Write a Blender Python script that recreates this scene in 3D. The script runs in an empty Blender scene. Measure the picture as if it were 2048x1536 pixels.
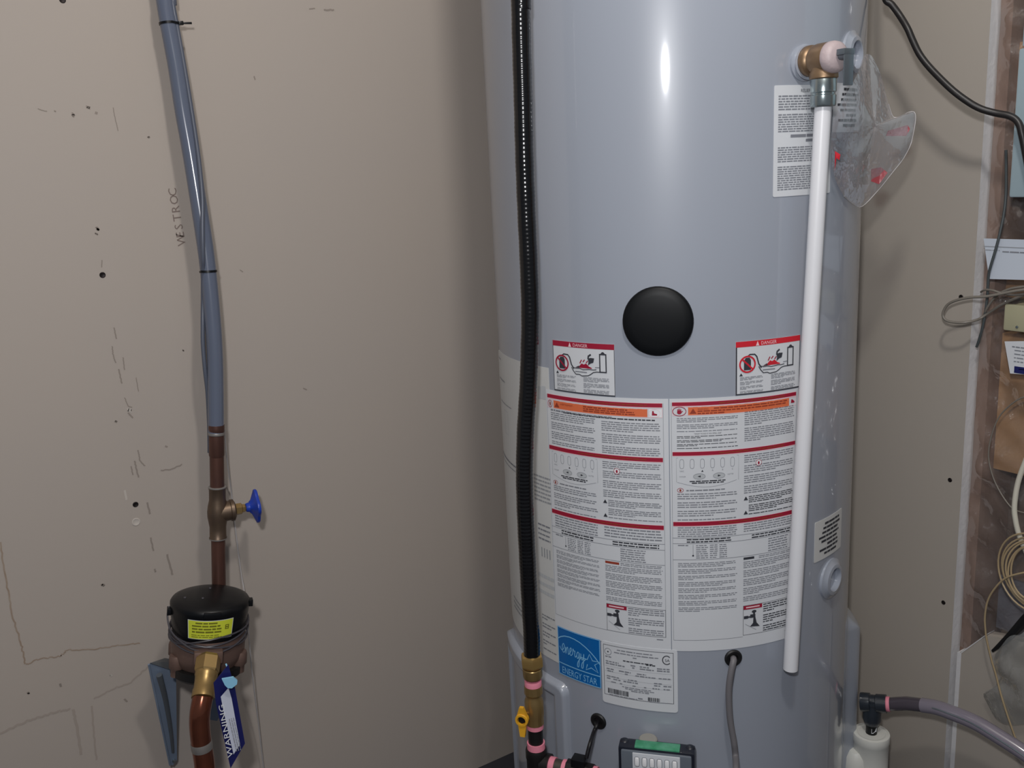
import bpy, bmesh, math, random
from mathutils import Vector, Matrix
random.seed(7)
S = bpy.context.scene
C = S.collection

# ------------------------------------------------------------------ camera
CAM = Vector((0.0000, 0.0000, 1.1603))
cd = bpy.data.cameras.new('camera'); cd.sensor_width = 36.0; cd.lens = 36.0 * 1877.6000 / 2048.0
cd.clip_start = 0.02
cam = bpy.data.objects.new('camera', cd); C.objects.link(cam)
_r, _u, _f = Vector((0.8315, -0.5534, -0.0486)).normalized(), Vector((0.1641, 0.1612, 0.9732)).normalized(), Vector((0.5307, 0.8172, -0.2249)).normalized()
cam.matrix_world = Matrix(((_r.x, _u.x, -_f.x, CAM.x), (_r.y, _u.y, -_f.y, CAM.y), (_r.z, _u.z, -_f.z, CAM.z), (0, 0, 0, 1)))
S.camera = cam

# ------------------------------------------------------------------ light
S.view_settings.view_transform = 'Standard'
S.view_settings.look = 'None'
S.view_settings.gamma = 1.0
S.view_settings.use_curve_mapping = False
S.view_settings.exposure = 0.0
w = bpy.data.worlds.new('garage_ambient'); S.world = w; w.use_nodes = True
w.node_tree.nodes['Background'].inputs[0].default_value = (0.80, 0.88, 1.0, 1)
w.node_tree.nodes['Background'].inputs[1].default_value = 0.13
def lamp(name, loc, power, radius, col):
    l = bpy.data.lights.new(name, 'POINT'); l.energy = power; l.shadow_soft_size = radius; l.color = col
    o = bpy.data.objects.new(name, l); o.location = loc; C.objects.link(o); return o
lamp('head_lamp', (-0.0932, -0.0243, 1.3856), 32.5, 0.034, (0.985, 0.985, 1.0))
lamp('ceiling_bulb', (0.42, 0.24, 2.08), 25.0, 0.055, (1.0, 0.965, 0.92))

# ------------------------------------------------------------------ materials
def lin(c):
    return tuple(((x / 255) / 12.92 if x / 255 <= 0.04045 else ((x / 255 + 0.055) / 1.055) ** 2.4) for x in c) + (1,)
def mat(name, rgb, rough=0.5, metal=0.0, coat=0.0, spec=0.5, noise=None, bump=None, trans=0.0):
    m = bpy.data.materials.new(name); m.use_nodes = True
    nt = m.node_tree; b = nt.nodes['Principled BSDF']
    b.inputs['Base Color'].default_value = lin(rgb); b.inputs['Roughness'].default_value = rough
    b.inputs['Metallic'].default_value = metal; b.inputs['Coat Weight'].default_value = coat
    b.inputs['Coat Roughness'].default_value = 0.06
    b.inputs['Specular IOR Level'].default_value = spec
    b.inputs['Transmission Weight'].default_value = trans
    if noise or bump:
        tc = nt.nodes.new('ShaderNodeTexCoord')
    if noise:                                   # (scale, amount, stretch, second colour)
        sc, amt, st, c2 = noise
        mp = nt.nodes.new('ShaderNodeMapping'); mp.inputs['Scale'].default_value = st
        nz = nt.nodes.new('ShaderNodeTexNoise'); nz.inputs['Scale'].default_value = sc; nz.inputs['Detail'].default_value = 5
        rp = nt.nodes.new('ShaderNodeValToRGB')
        rp.color_ramp.elements[0].position = 0.5 - amt; rp.color_ramp.elements[1].position = 0.5 + amt
        rp.color_ramp.elements[0].color = lin(rgb); rp.color_ramp.elements[1].color = lin(c2)
        nt.links.new(tc.outputs['Object'], mp.inputs['Vector']); nt.links.new(mp.outputs[0], nz.inputs['Vector'])
        nt.links.new(nz.outputs['Fac'], rp.inputs['Fac']); nt.links.new(rp.outputs[0], b.inputs['Base Color'])
    if bump:                                    # (scale, strength)
        nb = nt.nodes.new('ShaderNodeTexNoise'); nb.inputs['Scale'].default_value = bump[0]; nb.inputs['Detail'].default_value = 4
        bp = nt.nodes.new('ShaderNodeBump'); bp.inputs['Strength'].default_value = bump[1]; bp.inputs['Distance'].default_value = 0.002
        nt.links.new(tc.outputs['Object'], nb.inputs['Vector']); nt.links.new(nb.outputs['Fac'], bp.inputs['Height'])
        nt.links.new(bp.outputs[0], b.inputs['Normal'])
    return m
def film(name, rgb, clear, rough, opac_rgb, gloss=0.35):
    """clear plastic film: mostly see-through, with gloss and a little milky body"""
    m = bpy.data.materials.new(name); m.use_nodes = True; nt = m.node_tree; nt.nodes.clear()
    out = nt.nodes.new('ShaderNodeOutputMaterial'); tr = nt.nodes.new('ShaderNodeBsdfTransparent'); tr.inputs[0].default_value = lin(rgb)
    df = nt.nodes.new('ShaderNodeBsdfDiffuse'); df.inputs[0].default_value = lin(opac_rgb)
    gl = nt.nodes.new('ShaderNodeBsdfGlossy'); gl.inputs['Roughness'].default_value = rough; gl.inputs[0].default_value = (0.9, 0.9, 0.9, 1)
    m1 = nt.nodes.new('ShaderNodeMixShader'); m1.inputs[0].default_value = 1 - clear
    m2 = nt.nodes.new('ShaderNodeMixShader')
    lw = nt.nodes.new('ShaderNodeLayerWeight'); lw.inputs[0].default_value = 0.30
    mu = nt.nodes.new('ShaderNodeMath'); mu.operation = 'MULTIPLY_ADD'; mu.inputs[1].default_value = gloss; mu.inputs[2].default_value = gloss * 0.14
    tc = nt.nodes.new('ShaderNodeTexCoord'); nb = nt.nodes.new('ShaderNodeTexNoise'); nb.inputs['Scale'].default_value = 30; nb.inputs['Detail'].default_value = 3
    bp = nt.nodes.new('ShaderNodeBump'); bp.inputs['Strength'].default_value = 0.7; bp.inputs['Distance'].default_value = 0.008
    nt.links.new(tc.outputs['Object'], nb.inputs['Vector']); nt.links.new(nb.outputs['Fac'], bp.inputs['Height']); nt.links.new(bp.outputs[0], gl.inputs['Normal'])
    nt.links.new(lw.outputs['Facing'], mu.inputs[0])
    nt.links.new(tr.outputs[0], m1.inputs[1]); nt.links.new(df.outputs[0], m1.inputs[2])
    nt.links.new(mu.outputs[0], m2.inputs[0]); nt.links.new(m1.outputs[0], m2.inputs[1]); nt.links.new(gl.outputs[0], m2.inputs[2])
    nt.links.new(m2.outputs[0], out.inputs[0]); return m

M = dict(
    wall=mat('tan_wall_paint', (172, 161, 151), 0.75, noise=(3.0, 0.35, (1, 1, 1), (168, 159, 152)), bump=(60, 0.10)),
    wall_r=mat('tan_wall_paint_right', (168, 159, 148), 0.78, noise=(3.0, 0.35, (1, 1, 1), (164, 157, 150)), bump=(60, 0.10)),
    gypsum=mat('white_gypsum_edge', (205, 204, 206), 0.9, bump=(120, 0.4)),
    floor=mat('dark_floor', (62, 62, 70), 0.6, noise=(12, 0.2, (1, 1, 1), (54, 54, 60))),
    ceil=mat('ceiling_paint', (190, 186, 180), 0.8),
    mark=mat('pencil_mark', (141, 131, 123), 0.9), crack=mat('brown_scuff', (142, 122, 106), 0.9, noise=(60, 0.2, (1, 1, 1), (158, 144, 130))),
    faint=mat('faint_scuff', (158, 147, 138), 0.9), stamp=mat('stamp_ink', (120, 106, 100), 0.9), pale=mat('pale_patch', (186, 178, 170), 0.8),
    screw=mat('dark_screw_head', (36, 30, 30), 0.5, 0.6),
    tank=mat('grey_tank_enamel', (156, 162, 174), 0.32, coat=0.9, spec=0.4),
    paper=mat('label_paper', (212, 215, 220), 0.45, coat=0.15), paper2=mat('grey_label_paper', (205, 206, 205), 0.5),
    ink=mat('black_ink', (52, 54, 62), 0.6), ink2=mat('grey_ink', (126, 129, 137), 0.6), ink3=mat('pale_grey_ink', (150, 153, 158), 0.6),
    red=mat('crimson_ink', (158, 20, 52), 0.5), red2=mat('bright_red_ink', (205, 34, 50), 0.5), pinkink=mat('pale_pink_ink', (238, 200, 206), 0.5), orange=mat('orange_ink', (222, 112, 70), 0.5),
    brownred=mat('brick_red_ink', (150, 60, 40), 0.5), blue=mat('blue_ink', (0, 98, 172), 0.4, coat=0.2), sky=mat('light_blue_ink', (128, 190, 232), 0.5), white=mat('white_ink', (232, 234, 238), 0.5),
    black=mat('black_plastic', (13, 14, 17), 0.34, spec=0.35), blackcap=mat('black_cap_plastic', (12, 14, 17), 0.45, spec=0.25), jacket=mat('black_gas_jacket', (11, 11, 13), 0.2, coat=0.35),
    rubber=mat('black_rubber', (17, 17, 19), 0.5), wirebk=mat('black_wire', (18, 17, 22), 0.45), wiregy=mat('grey_wire', (112, 110, 114), 0.5), cable=mat('dark_cable', (34, 31, 31), 0.4),
    pex=mat('grey_plastic_pipe', (94, 101, 118), 0.2, coat=0.3), pexwire=mat('grey_cable_sheath', (84, 89, 102), 0.35),
    copper=mat('aged_copper', (106, 72, 60), 0.4, 0.5, noise=(40, 0.25, (1, 1, 0.3), (78, 56, 51))), coppernew=mat('shiny_copper', (148, 88, 66), 0.18, 0.8, noise=(30, 0.3, (1, 1, 1), (116, 70, 56))), solder=mat('solder', (150, 146, 142), 0.45, 0.6),
    bronze=mat('bronze_valve', (118, 100, 82), 0.42, 0.7, noise=(50, 0.3, (1, 1, 1), (96, 80, 70))), brassdk=mat('dull_brass', (168, 140, 92), 0.34, 0.75), brass=mat('brass', (206, 170, 106), 0.3, 0.78), bronzebody=mat('brown_meter_bronze', (128, 104, 94), 0.5, 0.45, noise=(40, 0.3, (1, 1, 1), (110, 88, 80))),
    bluehandle=mat('blue_handle', (30, 62, 168), 0.35), pink=mat('pink_thread_seal', (232, 140, 160), 0.6), yellow=mat('yellow_handle', (226, 168, 44), 0.35), blackiron=mat('black_iron', (30, 29, 29), 0.4, 0.3), iron_edge=mat('worn_iron', (88, 84, 78), 0.4, 0.6),
    brassbody=mat('tan_brass', (152, 126, 98), 0.4, 0.65, noise=(60, 0.3, (1, 1, 1), (128, 104, 82))),
    steel=mat('zinc_steel', (168, 180, 182), 0.22, 0.9), lever=mat('grey_steel_lever', (120, 130, 138), 0.35, 0.7), testlabel=mat('white_test_seal', (186, 170, 172), 0.5, bump=(200, 0.3)), cpvc=mat('white_plastic_pipe', (226, 227, 232), 0.35, coat=0.2), cpvcin=mat('pipe_inside', (150, 130, 124), 0.6),
    ylabel=mat('yellow_label', (206, 214, 60), 0.5), yink=mat('olive_ink', (112, 112, 24), 0.6), wirering=mat('dark_grey_wire', (66, 64, 70), 0.4), bracket=mat('blue_grey_galvanised', (132, 146, 166), 0.45, 0.2, noise=(25, 0.3, (1, 1, 0.4), (114, 128, 148))), bracketdk=mat('grey_bracket', (98, 104, 110), 0.45, 0.4),
    navy=mat('navy_tag_print', (26, 30, 92), 0.4), tagwhite=mat('tag_paper', (208, 212, 228), 0.5), tie=mat('light_blue_tie', (140, 196, 226), 0.4), seal=mat('clear_wire', (176, 172, 172), 0.35),
    ctrl=mat('dark_blue_black_case', (24, 28, 40), 0.35, coat=0.2), ctrlgrey=mat('grey_bezel', (100, 108, 118), 0.4), green=mat('green_label', (52, 138, 98), 0.35, noise=(70, 0.15, (1, 1, 1), (86, 160, 128))), membrane=mat('light_grey_panel', (206, 210, 216), 0.4), lens=mat('white_lens', (250, 250, 252), 0.2, coat=0.5), beige=mat('beige_disc', (150, 148, 142), 0.5),
    pvc=mat('white_pvc', (214, 214, 208), 0.4), tee=mat('dark_slate_fitting', (38, 44, 52), 0.3, coat=0.2), clear=mat('smoked_clear_hose', (76, 70, 78), 0.12, coat=0.6), hose=mat('grey_clear_hose', (128, 122, 134), 0.2, coat=0.6),
    stud=mat('brown_lumber', (150, 124, 110), 0.8, noise=(5, 0.3, (6, 6, 0.5), (132, 106, 92))), wood=mat('tan_lumber', (196, 156, 112), 0.7, noise=(5, 0.35, (1, 1, 8), (172, 132, 94))), sheath=mat('dark_sheathing', (122, 104, 94), 0.85, noise=(20, 0.3, (1, 1, 1), (80, 70, 64))),
    bluebox=mat('pale_blue_enamel', (156, 174, 182), 0.4), ivory=mat('ivory_plastic', (172, 168, 140), 0.5), card=mat('white_card', (196, 204, 216), 0.5), offwhite=mat('off_white_cable', (206, 202, 188), 0.4), beigewire=mat('beige_wire', (168, 148, 116), 0.45), greywire=mat('grey_thin_cable', (122, 116, 108), 0.4), wiretip=mat('dark_grey_cable', (70, 76, 78), 0.45), greybox=mat('grey_box', (104, 104, 114), 0.5),
    poly=film('clear_vapour_sheet', (250, 248, 246), 0.92, 0.16, (200, 192, 188), 0.50), bag=film('clear_document_bag', (240, 240, 244), 0.76, 0.12, (200, 200, 206), 0.50), bagprint=film('pink_bag_print', (255, 205, 210), 0.50, 0.3, (176, 84, 92), 0.1), wrap=film('crumpled_clear_wrap', (240, 240, 238), 0.72, 0.12, (180, 182, 180), 0.50),
    silver=mat('faded_print', (186, 190, 194), 0.5),
)

# ------------------------------------------------------------------ mesh helpers
def V3(p): return Vector(p)
def frame(d):
    d = Vector(d).normalized(); a = Vector((0, 0, 1)) if abs(d.z) < 0.9 else Vector((1, 0, 0))
    x = d.cross(a).normalized(); return x, d.cross(x).normalized(), d
def cr(pts, k=6, closed=False):
    """Catmull-Rom curve through the points"""
    P = [Vector(p) for p in pts]; n = len(P); out = []
    if n < 3: return P
    for i in range(n if closed else n - 1):
        if closed: a, b, c, d = P[i - 1], P[i], P[(i + 1) % n], P[(i + 2) % n]
        else: a, b, c, d = P[max(i - 1, 0)], P[i], P[i + 1], P[min(i + 2, n - 1)]
        for j in range(k):
            t = j / k
            out.append(0.5 * (2 * b + (c - a) * t + (2 * a - 5 * b + 4 * c - d) * t * t + (3 * b - a - 3 * c + d) * t ** 3))
    if not closed: out.append(P[-1])
    return out
class MB:
    def __init__(s): s.v = []; s.f = []; s.m = []
    def add(s, vs, fs, m=0):
        o = len(s.v); s.v += [tuple(x) for x in vs]; s.f += [tuple(i + o for i in q) for q in fs]; s.m += [m] * len(fs); return s
    def rings(s, rings, m=0, cap=True, closed=False):
        n = len(rings[0]); vs = [p for r in rings for p in r]; fs = []
        R = len(rings)
        for i in range(R if closed else R - 1):
            j = (i + 1) % R
            for k in range(n):
                l = (k + 1) % n; fs.append((i * n + k, i * n + l, j * n + l, j * n + k))
        if cap and not closed:
            fs.append(tuple(reversed(range(n)))); fs.append(tuple((R - 1) * n + k for k in range(n)))
        return s.add(vs, fs, m)
    def tube(s, pts, r, n=12, m=0, cap=True, closed=False):
        P = [Vector(p) for p in pts]; L = len(P); rr = r if isinstance(r, (list, tuple)) else [r] * L
        tg = []
        for i in range(L):
            a = P[i - 1] if (i > 0 or closed) else P[i]; b = P[(i + 1) % L] if (i < L - 1 or closed) else P[i]
            tg.append((b - a).normalized())
        x, y, _ = frame(tg[0]); R = []
        for i in range(L):
            x = (x - tg[i] * x.dot(tg[i])).normalized(); y = tg[i].cross(x)
            R.append([P[i] + (x * math.cos(2 * math.pi * k / n) + y * math.sin(2 * math.pi * k / n)) * rr[i] for k in range(n)])
        return s.rings(R, m, cap, closed)
    def lathe(s, prof, o, d, n=28, m=0, cap=True, squash=1.0):
        o = Vector(o); x, y, d = frame(d)
        R = [[o + d * h + (x * math.cos(2 * math.pi * k / n + math.pi / n) + y * squash * math.sin(2 * math.pi * k / n + math.pi / n)) * max(r, 1e-5) for k in range(n)] for r, h in prof]
        return s.rings(R, m, cap)
    def box(s, c, X, Y, Z, m=0, bev=0.0):
        c, X, Y, Z = Vector(c), Vector(X), Vector(Y), Vector(Z)
        bm = bmesh.new(); bmesh.ops.create_cube(bm, size=2.0)
        lx, ly, lz = X.length, Y.length, Z.length
        for v in bm.verts: v.co = Vector((v.co.x * lx, v.co.y * ly, v.co.z * lz))
        if bev: bmesh.ops.bevel(bm, geom=bm.edges[:], offset=bev, segments=2, affect='EDGES', profile=0.6)
        X, Y, Z = X.normalized(), Y.normalized(), Z.normalized()
        bm.verts.index_update()
        vs = [c + X * v.co.x + Y * v.co.y + Z * v.co.z for v in bm.verts]; fs = [tuple(v.index for v in f.verts) for f in bm.faces]
        bm.free(); return s.add(vs, fs, m)
    def aab(s, a, b, m=0, bev=0.0):
        a, b = Vector(a), Vector(b); h = (b - a) / 2
        return s.box((a + b) / 2, (abs(h.x), 0, 0), (0, abs(h.y), 0), (0, 0, abs(h.z)), m, bev)
    def prism(s, poly, t, m=0):
        P = [Vector(p) for p in poly]; t = Vector(t); n = len(P)
        fs = [tuple(range(n)), tuple(reversed(range(n, 2 * n)))] + [(i, i + n, (i + 1) % n + n, (i + 1) % n) for i in range(n)]
        return s.add(P + [p + t for p in P], fs, m)
    def ball(s, c, r, m=0, n=12):
        c = Vector(c); rx, ry, rz = (r, r, r) if not isinstance(r, (tuple, list)) else r
        R = [[c + Vector((rx * math.sin(a) * math.cos(2 * math.pi * k / n), ry * math.sin(a) * math.sin(2 * math.pi * k / n), rz * math.cos(a))) for k in range(n)] for a in [math.pi * (i + 0.02) / 8.04 for i in range(9)]]
        return s.rings(R, m)
    def build(s, name, mats, parent=None, ang=38, origin=None):
        if not isinstance(mats, (list, tuple)): mats = [mats]
        lo = [min(v[i] for v in s.v) for i in range(3)]; hi = [max(v[i] for v in s.v) for i in range(3)]
        c = Vector(origin) if origin else Vector(((lo[0] + hi[0]) / 2, (lo[1] + hi[1]) / 2, lo[2]))
        me = bpy.data.meshes.new(name); me.from_pydata([tuple(Vector(v) - c) for v in s.v], [], s.f)
        for mm in mats: me.materials.append(mm)
        me.polygons.foreach_set('material_index', s.m)
        me.validate(); 
        bm = bmesh.new(); bm.from_mesh(me); bmesh.ops.recalc_face_normals(bm, faces=bm.faces[:]) if name not in FLAT else None; bm.to_mesh(me); bm.free()
        if name not in FLAT: me.shade_smooth(); me.set_sharp_from_angle(angle=math.radians(ang))
        o = bpy.data.objects.new(name, me); C.objects.link(o)
        base = Vector((0, 0, 0)); q = parent
        while q is not None: base += q.location; q = q.parent
        o.location = c - base
        if parent is not None: o.parent = parent
        return o
FLAT = {'print', 'wall_scuff', 'stamp', 'lettering'}
def thing(name, loc, label, cat, group=None):
    o = bpy.data.objects.new(name, None); o.empty_display_size = 0.03; C.objects.link(o); o.location = loc; return tag(o, label, cat, group)
def tag(o, label, cat, group=None):
    o['label'] = label; o['category'] = cat
    if group: o['group'] = group
    return o
def struct(o, label=None):
    o['kind'] = 'structure'
    if label: o['label'] = label
    return o

# flat print on a surface: a mapper takes (a, b, height) in metres to a point
class Print(MB):
    def __init__(s, mp, step=0.012): super().__init__(); s.mp = mp; s.step = step
    def rect(s, a0, a1, b0, b1, m=0, o=0.0):
        n = max(1, int(abs(a1 - a0) / s.step + 0.999)); vs = []; fs = []
        for i in range(n + 1):
            a = a0 + (a1 - a0) * i / n; vs += [s.mp(a, b0, o), s.mp(a, b1, o)]
        for i in range(n): fs.append((2 * i, 2 * i + 2, 2 * i + 3, 2 * i + 1))
        return s.add(vs, fs, m)
    def poly(s, pts, m=0, o=0.0): return s.add([s.mp(a, b, o) for a, b in pts], [tuple(range(len(pts)))], m)
    def disc(s, a, b, r, m=0, o=0.0, n=20, ry=None):
        return s.poly([(a + r * math.cos(2 * math.pi * k / n), b + (ry or r) * math.sin(2 * math.pi * k / n)) for k in range(n)], m, o)
    def stroke(s, pts, wd, m=0, o=0.0, closed=False):
        P = [Vector((a, b)) for a, b in pts]; n = len(P); vs = []
        for i in range(n):
            p = P[i - 1] if (i > 0 or closed) else P[i]; q = P[(i + 1) % n] if (i < n - 1 or closed) else P[i]
            t = (q - p).normalized(); nn = Vector((-t.y, t.x)) * wd / 2
            vs += [s.mp(*(P[i] + nn), o), s.mp(*(P[i] - nn), o)]
        fs = [(2 * i, 2 * i + 1, 2 * ((i + 1) % n) + 1, 2 * ((i + 1) % n)) for i in range(n if closed else n - 1)]
        return s.add(vs, fs, m)
    def ring(s, a, b, r, wd, m=0, o=0.0, n=28, ry=None):
        return s.stroke([(a + r * math.cos(2 * math.pi * k / n), b + (ry or r) * math.sin(2 * math.pi * k / n)) for k in range(n)], wd, m, o, True)
    def frame_(s, a0, a1, b0, b1, wd, m=0, o=0.0):
        s.rect(a0, a1, b1 - wd, b1, m, o); s.rect(a0, a1, b0, b0 + wd, m, o); s.rect(a0, a0 + wd, b0, b1, m, o); s.rect(a1 - wd, a1, b0, b1, m, o); return s
    def line(s, a0, a1, b, h, m=0, o=0.0, mean=0.006):
        """one line of print too small to read: word-length dashes"""
        a = a0
        while a < a1 - 0.001:
            L = min(mean * random.uniform(0.45, 1.7), a1 - a)
            s.rect(a, a + L, b - h / 2 * random.uniform(0.85, 1.1), b + h / 2 * random.uniform(0.85, 1.1), m, o); a += L + 0.0011
        return s
    def block(s, a0, a1, b1, b0, n, m=0, o=0.0, fill=0.42, para=0, mean=0.006):
        gaps = n // para if para else 0; pit = (b1 - b0) / (n + 0.8 * gaps); top = b1
        for i in range(n):
            if para and i and i % para == 0: top -= 0.8 * pit
            e = a1 - (random.uniform(0.0, 0.04) if True else 0) * (a1 - a0)
            if para and (i + 1) % para == 0: e = a0 + (a1 - a0) * random.uniform(0.25, 0.8)
            s.line(a0, e, top - pit * (i + 0.5), pit * fill, m, o, mean)
        return s
    def text(s, body, a, b, h, m=0, o=0.0, align='LEFT', rot=0.0, wide=1.0, shear=0.0):
        cu = bpy.data.curves.new('t', 'FONT'); cu.body = body; cu.align_x = align; cu.size = 1.0; cu.resolution_u = 2; cu.shear = shear
        ob = bpy.data.objects.new('t', cu); me = bpy.data.meshes.new_from_object(ob)
        ca, sa = math.cos(rot), math.sin(rot); vs = []
        for v in me.vertices:
            x, y = v.co.x * h * wide / 0.70, v.co.y * h / 0.70
            vs.append(s.mp(a + x * ca - y * sa, b + x * sa + y * ca, o))
        s.add(vs, [tuple(p.vertices) for p in me.polygons], m)
        bpy.data.objects.remove(ob); bpy.data.curves.remove(cu); bpy.data.meshes.remove(me); return s

# ------------------------------------------------------------------ the tank's cylinder
TX, TY, TR, TH0 = 1.0296, 1.1062, 0.2800, -2.3204
def tk(a, b, o=0.0):                       # a = arc length from the tank's front line, b = height above the floor
    th = a / TR + TH0; return Vector((TX + (TR + o) * math.cos(th), TY + (TR + o) * math.sin(th), b))
def tn(a): return Vector((math.cos(a / TR + TH0), math.sin(a / TR + TH0), 0))
def sheet(a0, a1, b0, b1, o, rad=0.0, step=0.012, t=0.0006, left=False):
    """a thin label wrapped on the tank, with rounded corners and an edge"""
    p = MB(); n = max(2, int((a1 - a0) / step)); xs = [a0 + (a1 - a0) * i / n for i in range(n + 1)]
    if rad:
        xs = sorted(set(xs + [a0 + rad * q for q in (0, .08, .3, .6, 1)] + [a1 - rad * q for q in (0, .08, .3, .6, 1)]))
    lo, hi = [], []
    for x in xs:
        d = (x - a0) if left else min(x - a0, a1 - x); c = rad - math.sqrt(max(rad * rad - (rad - d) ** 2, 0)) if d < rad else 0
        lo.append(b0 + c); hi.append(b1 - c)
    N = len(xs); vs = []
    for i, x in enumerate(xs): vs += [tk(x, lo[i], o), tk(x, hi[i], o), tk(x, lo[i], o - t), tk(x, hi[i], o - t)]
    fs = []
    for i in range(N - 1):
        q, r = 4 * i, 4 * i + 4
        fs += [(q, r, r + 1, q + 1), (q + 2, q + 3, r + 3, r + 2), (q, q + 2, r + 2, r), (q + 1, r + 1, r + 3, q + 3)]
    fs += [(0, 1, 3, 2), (4 * N - 4, 4 * N - 2, 4 * N - 1, 4 * N - 3)]
    return p.add(vs, fs)

# ------------------------------------------------------------------ the room
YB, XR = 1.4412, 1.3596
EY = 0.7985                               # where the drywall on the right wall is cut off
o = MB().aab((-1.3, YB, 0), (XR + 0.2, YB + 0.10, 2.44)).build('wall_left', M['wall']); struct(o, 'tan painted drywall behind the pipe and the tank'); wl = o
fl = MB().aab((-1.3, -1.0, -0.08), (XR + 0.2, YB + 0.1, 0)).build('floor', M['floor']); struct(fl, 'dark grey floor')
o = MB().aab((-1.3, -1.0, 2.44), (XR + 0.2, YB + 0.1, 2.52)).build('ceiling', M['ceil']); struct(o, 'white ceiling')
BT = 0.021                                # board thickness
wr = MB().aab((XR, EY, 0), (XR + BT, YB, 2.44)).build('wall_right', M['wall_r']); struct(wr, 'tan painted drywall right of the tank, cut off at a vertical edge')
e = MB(); nz = 90                         # the raw cut edge, slightly ragged
L, Rr = [], []
for i in range(nz + 1):
    z = 2.44 * i / nz; j = random.uniform(-0.0006, 0.0006)
    L.append(Vector((XR + 0.0002, EY - 0.0002 + j * 0.3, z))); Rr.append(Vector((XR + BT, EY - 0.0028 + j, z)))
vs = []; fs = []
for i in range(nz + 1): vs += [L[i], Rr[i], L[i] + Vector((0.0008, 0.0020, 0)), Rr[i] + Vector((0, 0.004, 0))]
for i in range(nz):
    a = 4 * i; b = a + 4; fs += [(a, a + 1, b + 1, b), (a, b, b + 2, a + 2), (a + 1, a + 3, b + 3, b + 1)]
e.add(vs, fs).build('cut_edge', M['gypsum'], wr)
st = MB().aab((XR + BT + 0.001, EY - 0.020, 0), (XR + BT + 0.089, EY + 0.018, 2.44), bev=0.002).build('stud', M['stud'], wr)
MB().aab((XR + BT + 0.001, 0.36, 0), (XR + BT + 0.089, 0.398, 2.44), bev=0.002).build('stud', M['stud'], wr)
MB().aab((XR + BT + 0.09, -0.6, 0), (XR + BT + 0.102, EY + 0.05, 2.44)).build('sheathing', M['sheath'], wr)
for z0, z1, x0 in ((0.655, 0.875, 0.030), (1.10, 1.30, 0.022), (0.93, 1.012, 0.03)):
    MB().aab((XR + BT + x0, 0.3985, z0), (XR + BT + 0.088, EY - 0.0205, z1), bev=0.002).build('blocking', M['wood'], wr)
# lower offcut of drywall beside the gap
OC = [(1.3596, 0.7889, 0.3459), (1.3596, 0.7402, 0.3960)]
oc = MB().prism([(XR, OC[0][1] - 0.004, 0), (XR, OC[0][1] - 0.004, OC[0][2]), (XR, OC[1][1], OC[1][2]), (XR, 0.60, OC[1][2] + 0.03), (XR, 0.60, 0)], (BT, 0, 0)).build('drywall_offcut', M['wall_r'], wr, ang=20)
oc['label'] = 'lower offcut of drywall with a slanted top'
MB().prism([(XR - 0.001, OC[0][1] - 0.002, 0), (XR - 0.001, OC[0][1] - 0.002, OC[0][2] + 0.001), (XR - 0.0005, OC[0][1] - 0.0085, OC[0][2] + 0.002), (XR - 0.0005, OC[0][1] - 0.0095, 0)], (BT, 0, 0)).build('cut_edge', M['gypsum'], oc)
MB().prism([(XR - 0.001, OC[0][1] - 0.0085, OC[0][2] + 0.0012), (XR - 0.001, OC[1][1], OC[1][2] + 0.0012), (XR - 0.001, OC[1][1], OC[1][2] + 0.003), (XR - 0.001, OC[0][1] - 0.0085, OC[0][2] + 0.004)], (BT + 0.001, 0, 0)).build('cut_edge', M['gypsum'], oc)
# screws
for p in [(0.2502, 1.4412, 1.0390), (0.2493, 1.4412, 0.6930), (0.2507, 1.4412, 1.4070)]:
    MB().lathe([(0.0042, 0.0), (0.0042, 0.0005), (0.0034, 0.0010), (0.0012, 0.0004)], (p[0], YB, p[2]), (0, -1, 0), 14).build('screw', M['screw'], wl)
for p in [(1.3596, 0.8176, 0.9328), (1.3596, 0.8179, 0.6371), (1.3596, 0.8166, 0.4240)]:
    MB().lathe([(0.0036, 0.0), (0.0036, 0.0005), (0.0030, 0.0010), (0.001, 0.0004)], (XR, p[1], p[2]), (-1, 0, 0), 14).build('screw', M['screw'], wr)
pb = (0.2464, 1.4412, 0.6657)
MB().lathe([(0.0062, 0), (0.0062, 0.0006), (0.005, 0.001), (0.004, 0.0005), (0.0001, 0.0005)], (pb[0], YB, pb[2]), (0, -1, 0), 18).build('screw_patch', M['pale'], wl)
# scuffs and print on the left wall: mapper a = x, b = z
wm = lambda a, b, o=0.0: Vector((a, YB - 0.0004 - o, b))
def wavy(pts, wd, amp, k=10):
    out = []
    for (a, b), (c, d) in zip(pts[:-1], pts[1:]):
        for i in range(k):
            t = i / k; out.append((a + (c - a) * t + random.uniform(-amp, amp), b + (d - b) * t + random.uniform(-amp, amp)))
    return out + [pts[-1]]
def marks(name, ls, m, label):
    p = Print(wm)
    for pts, wd, amp in ls: p.stroke(wavy([(q[0], q[2]) for q in pts], wd, amp), wd)
    q = p.build(name, M[m], wl); q['label'] = label; return q
marks('wall_scuff', [([(0.0653, 1.4412, 0.6816), (0.0643, 1.4412, 0.6250), (0.0644, 1.4412, 0.5669), (0.0687, 1.4412, 0.5222), (0.0688, 1.4412, 0.4919)], 0.0022, 0.0009), ([(0.0685, 1.4412, 0.4903), (0.0875, 1.4412, 0.4933), (0.1149, 1.4412, 0.4877), (0.1262, 1.4412, 0.4944), (0.1561, 1.4412, 0.4849), (0.1908, 1.4412, 0.4787), (0.2264, 1.4412, 0.4708)], 0.0020, 0.0012)], 'crack', 'brown ragged scuff line')
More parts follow.
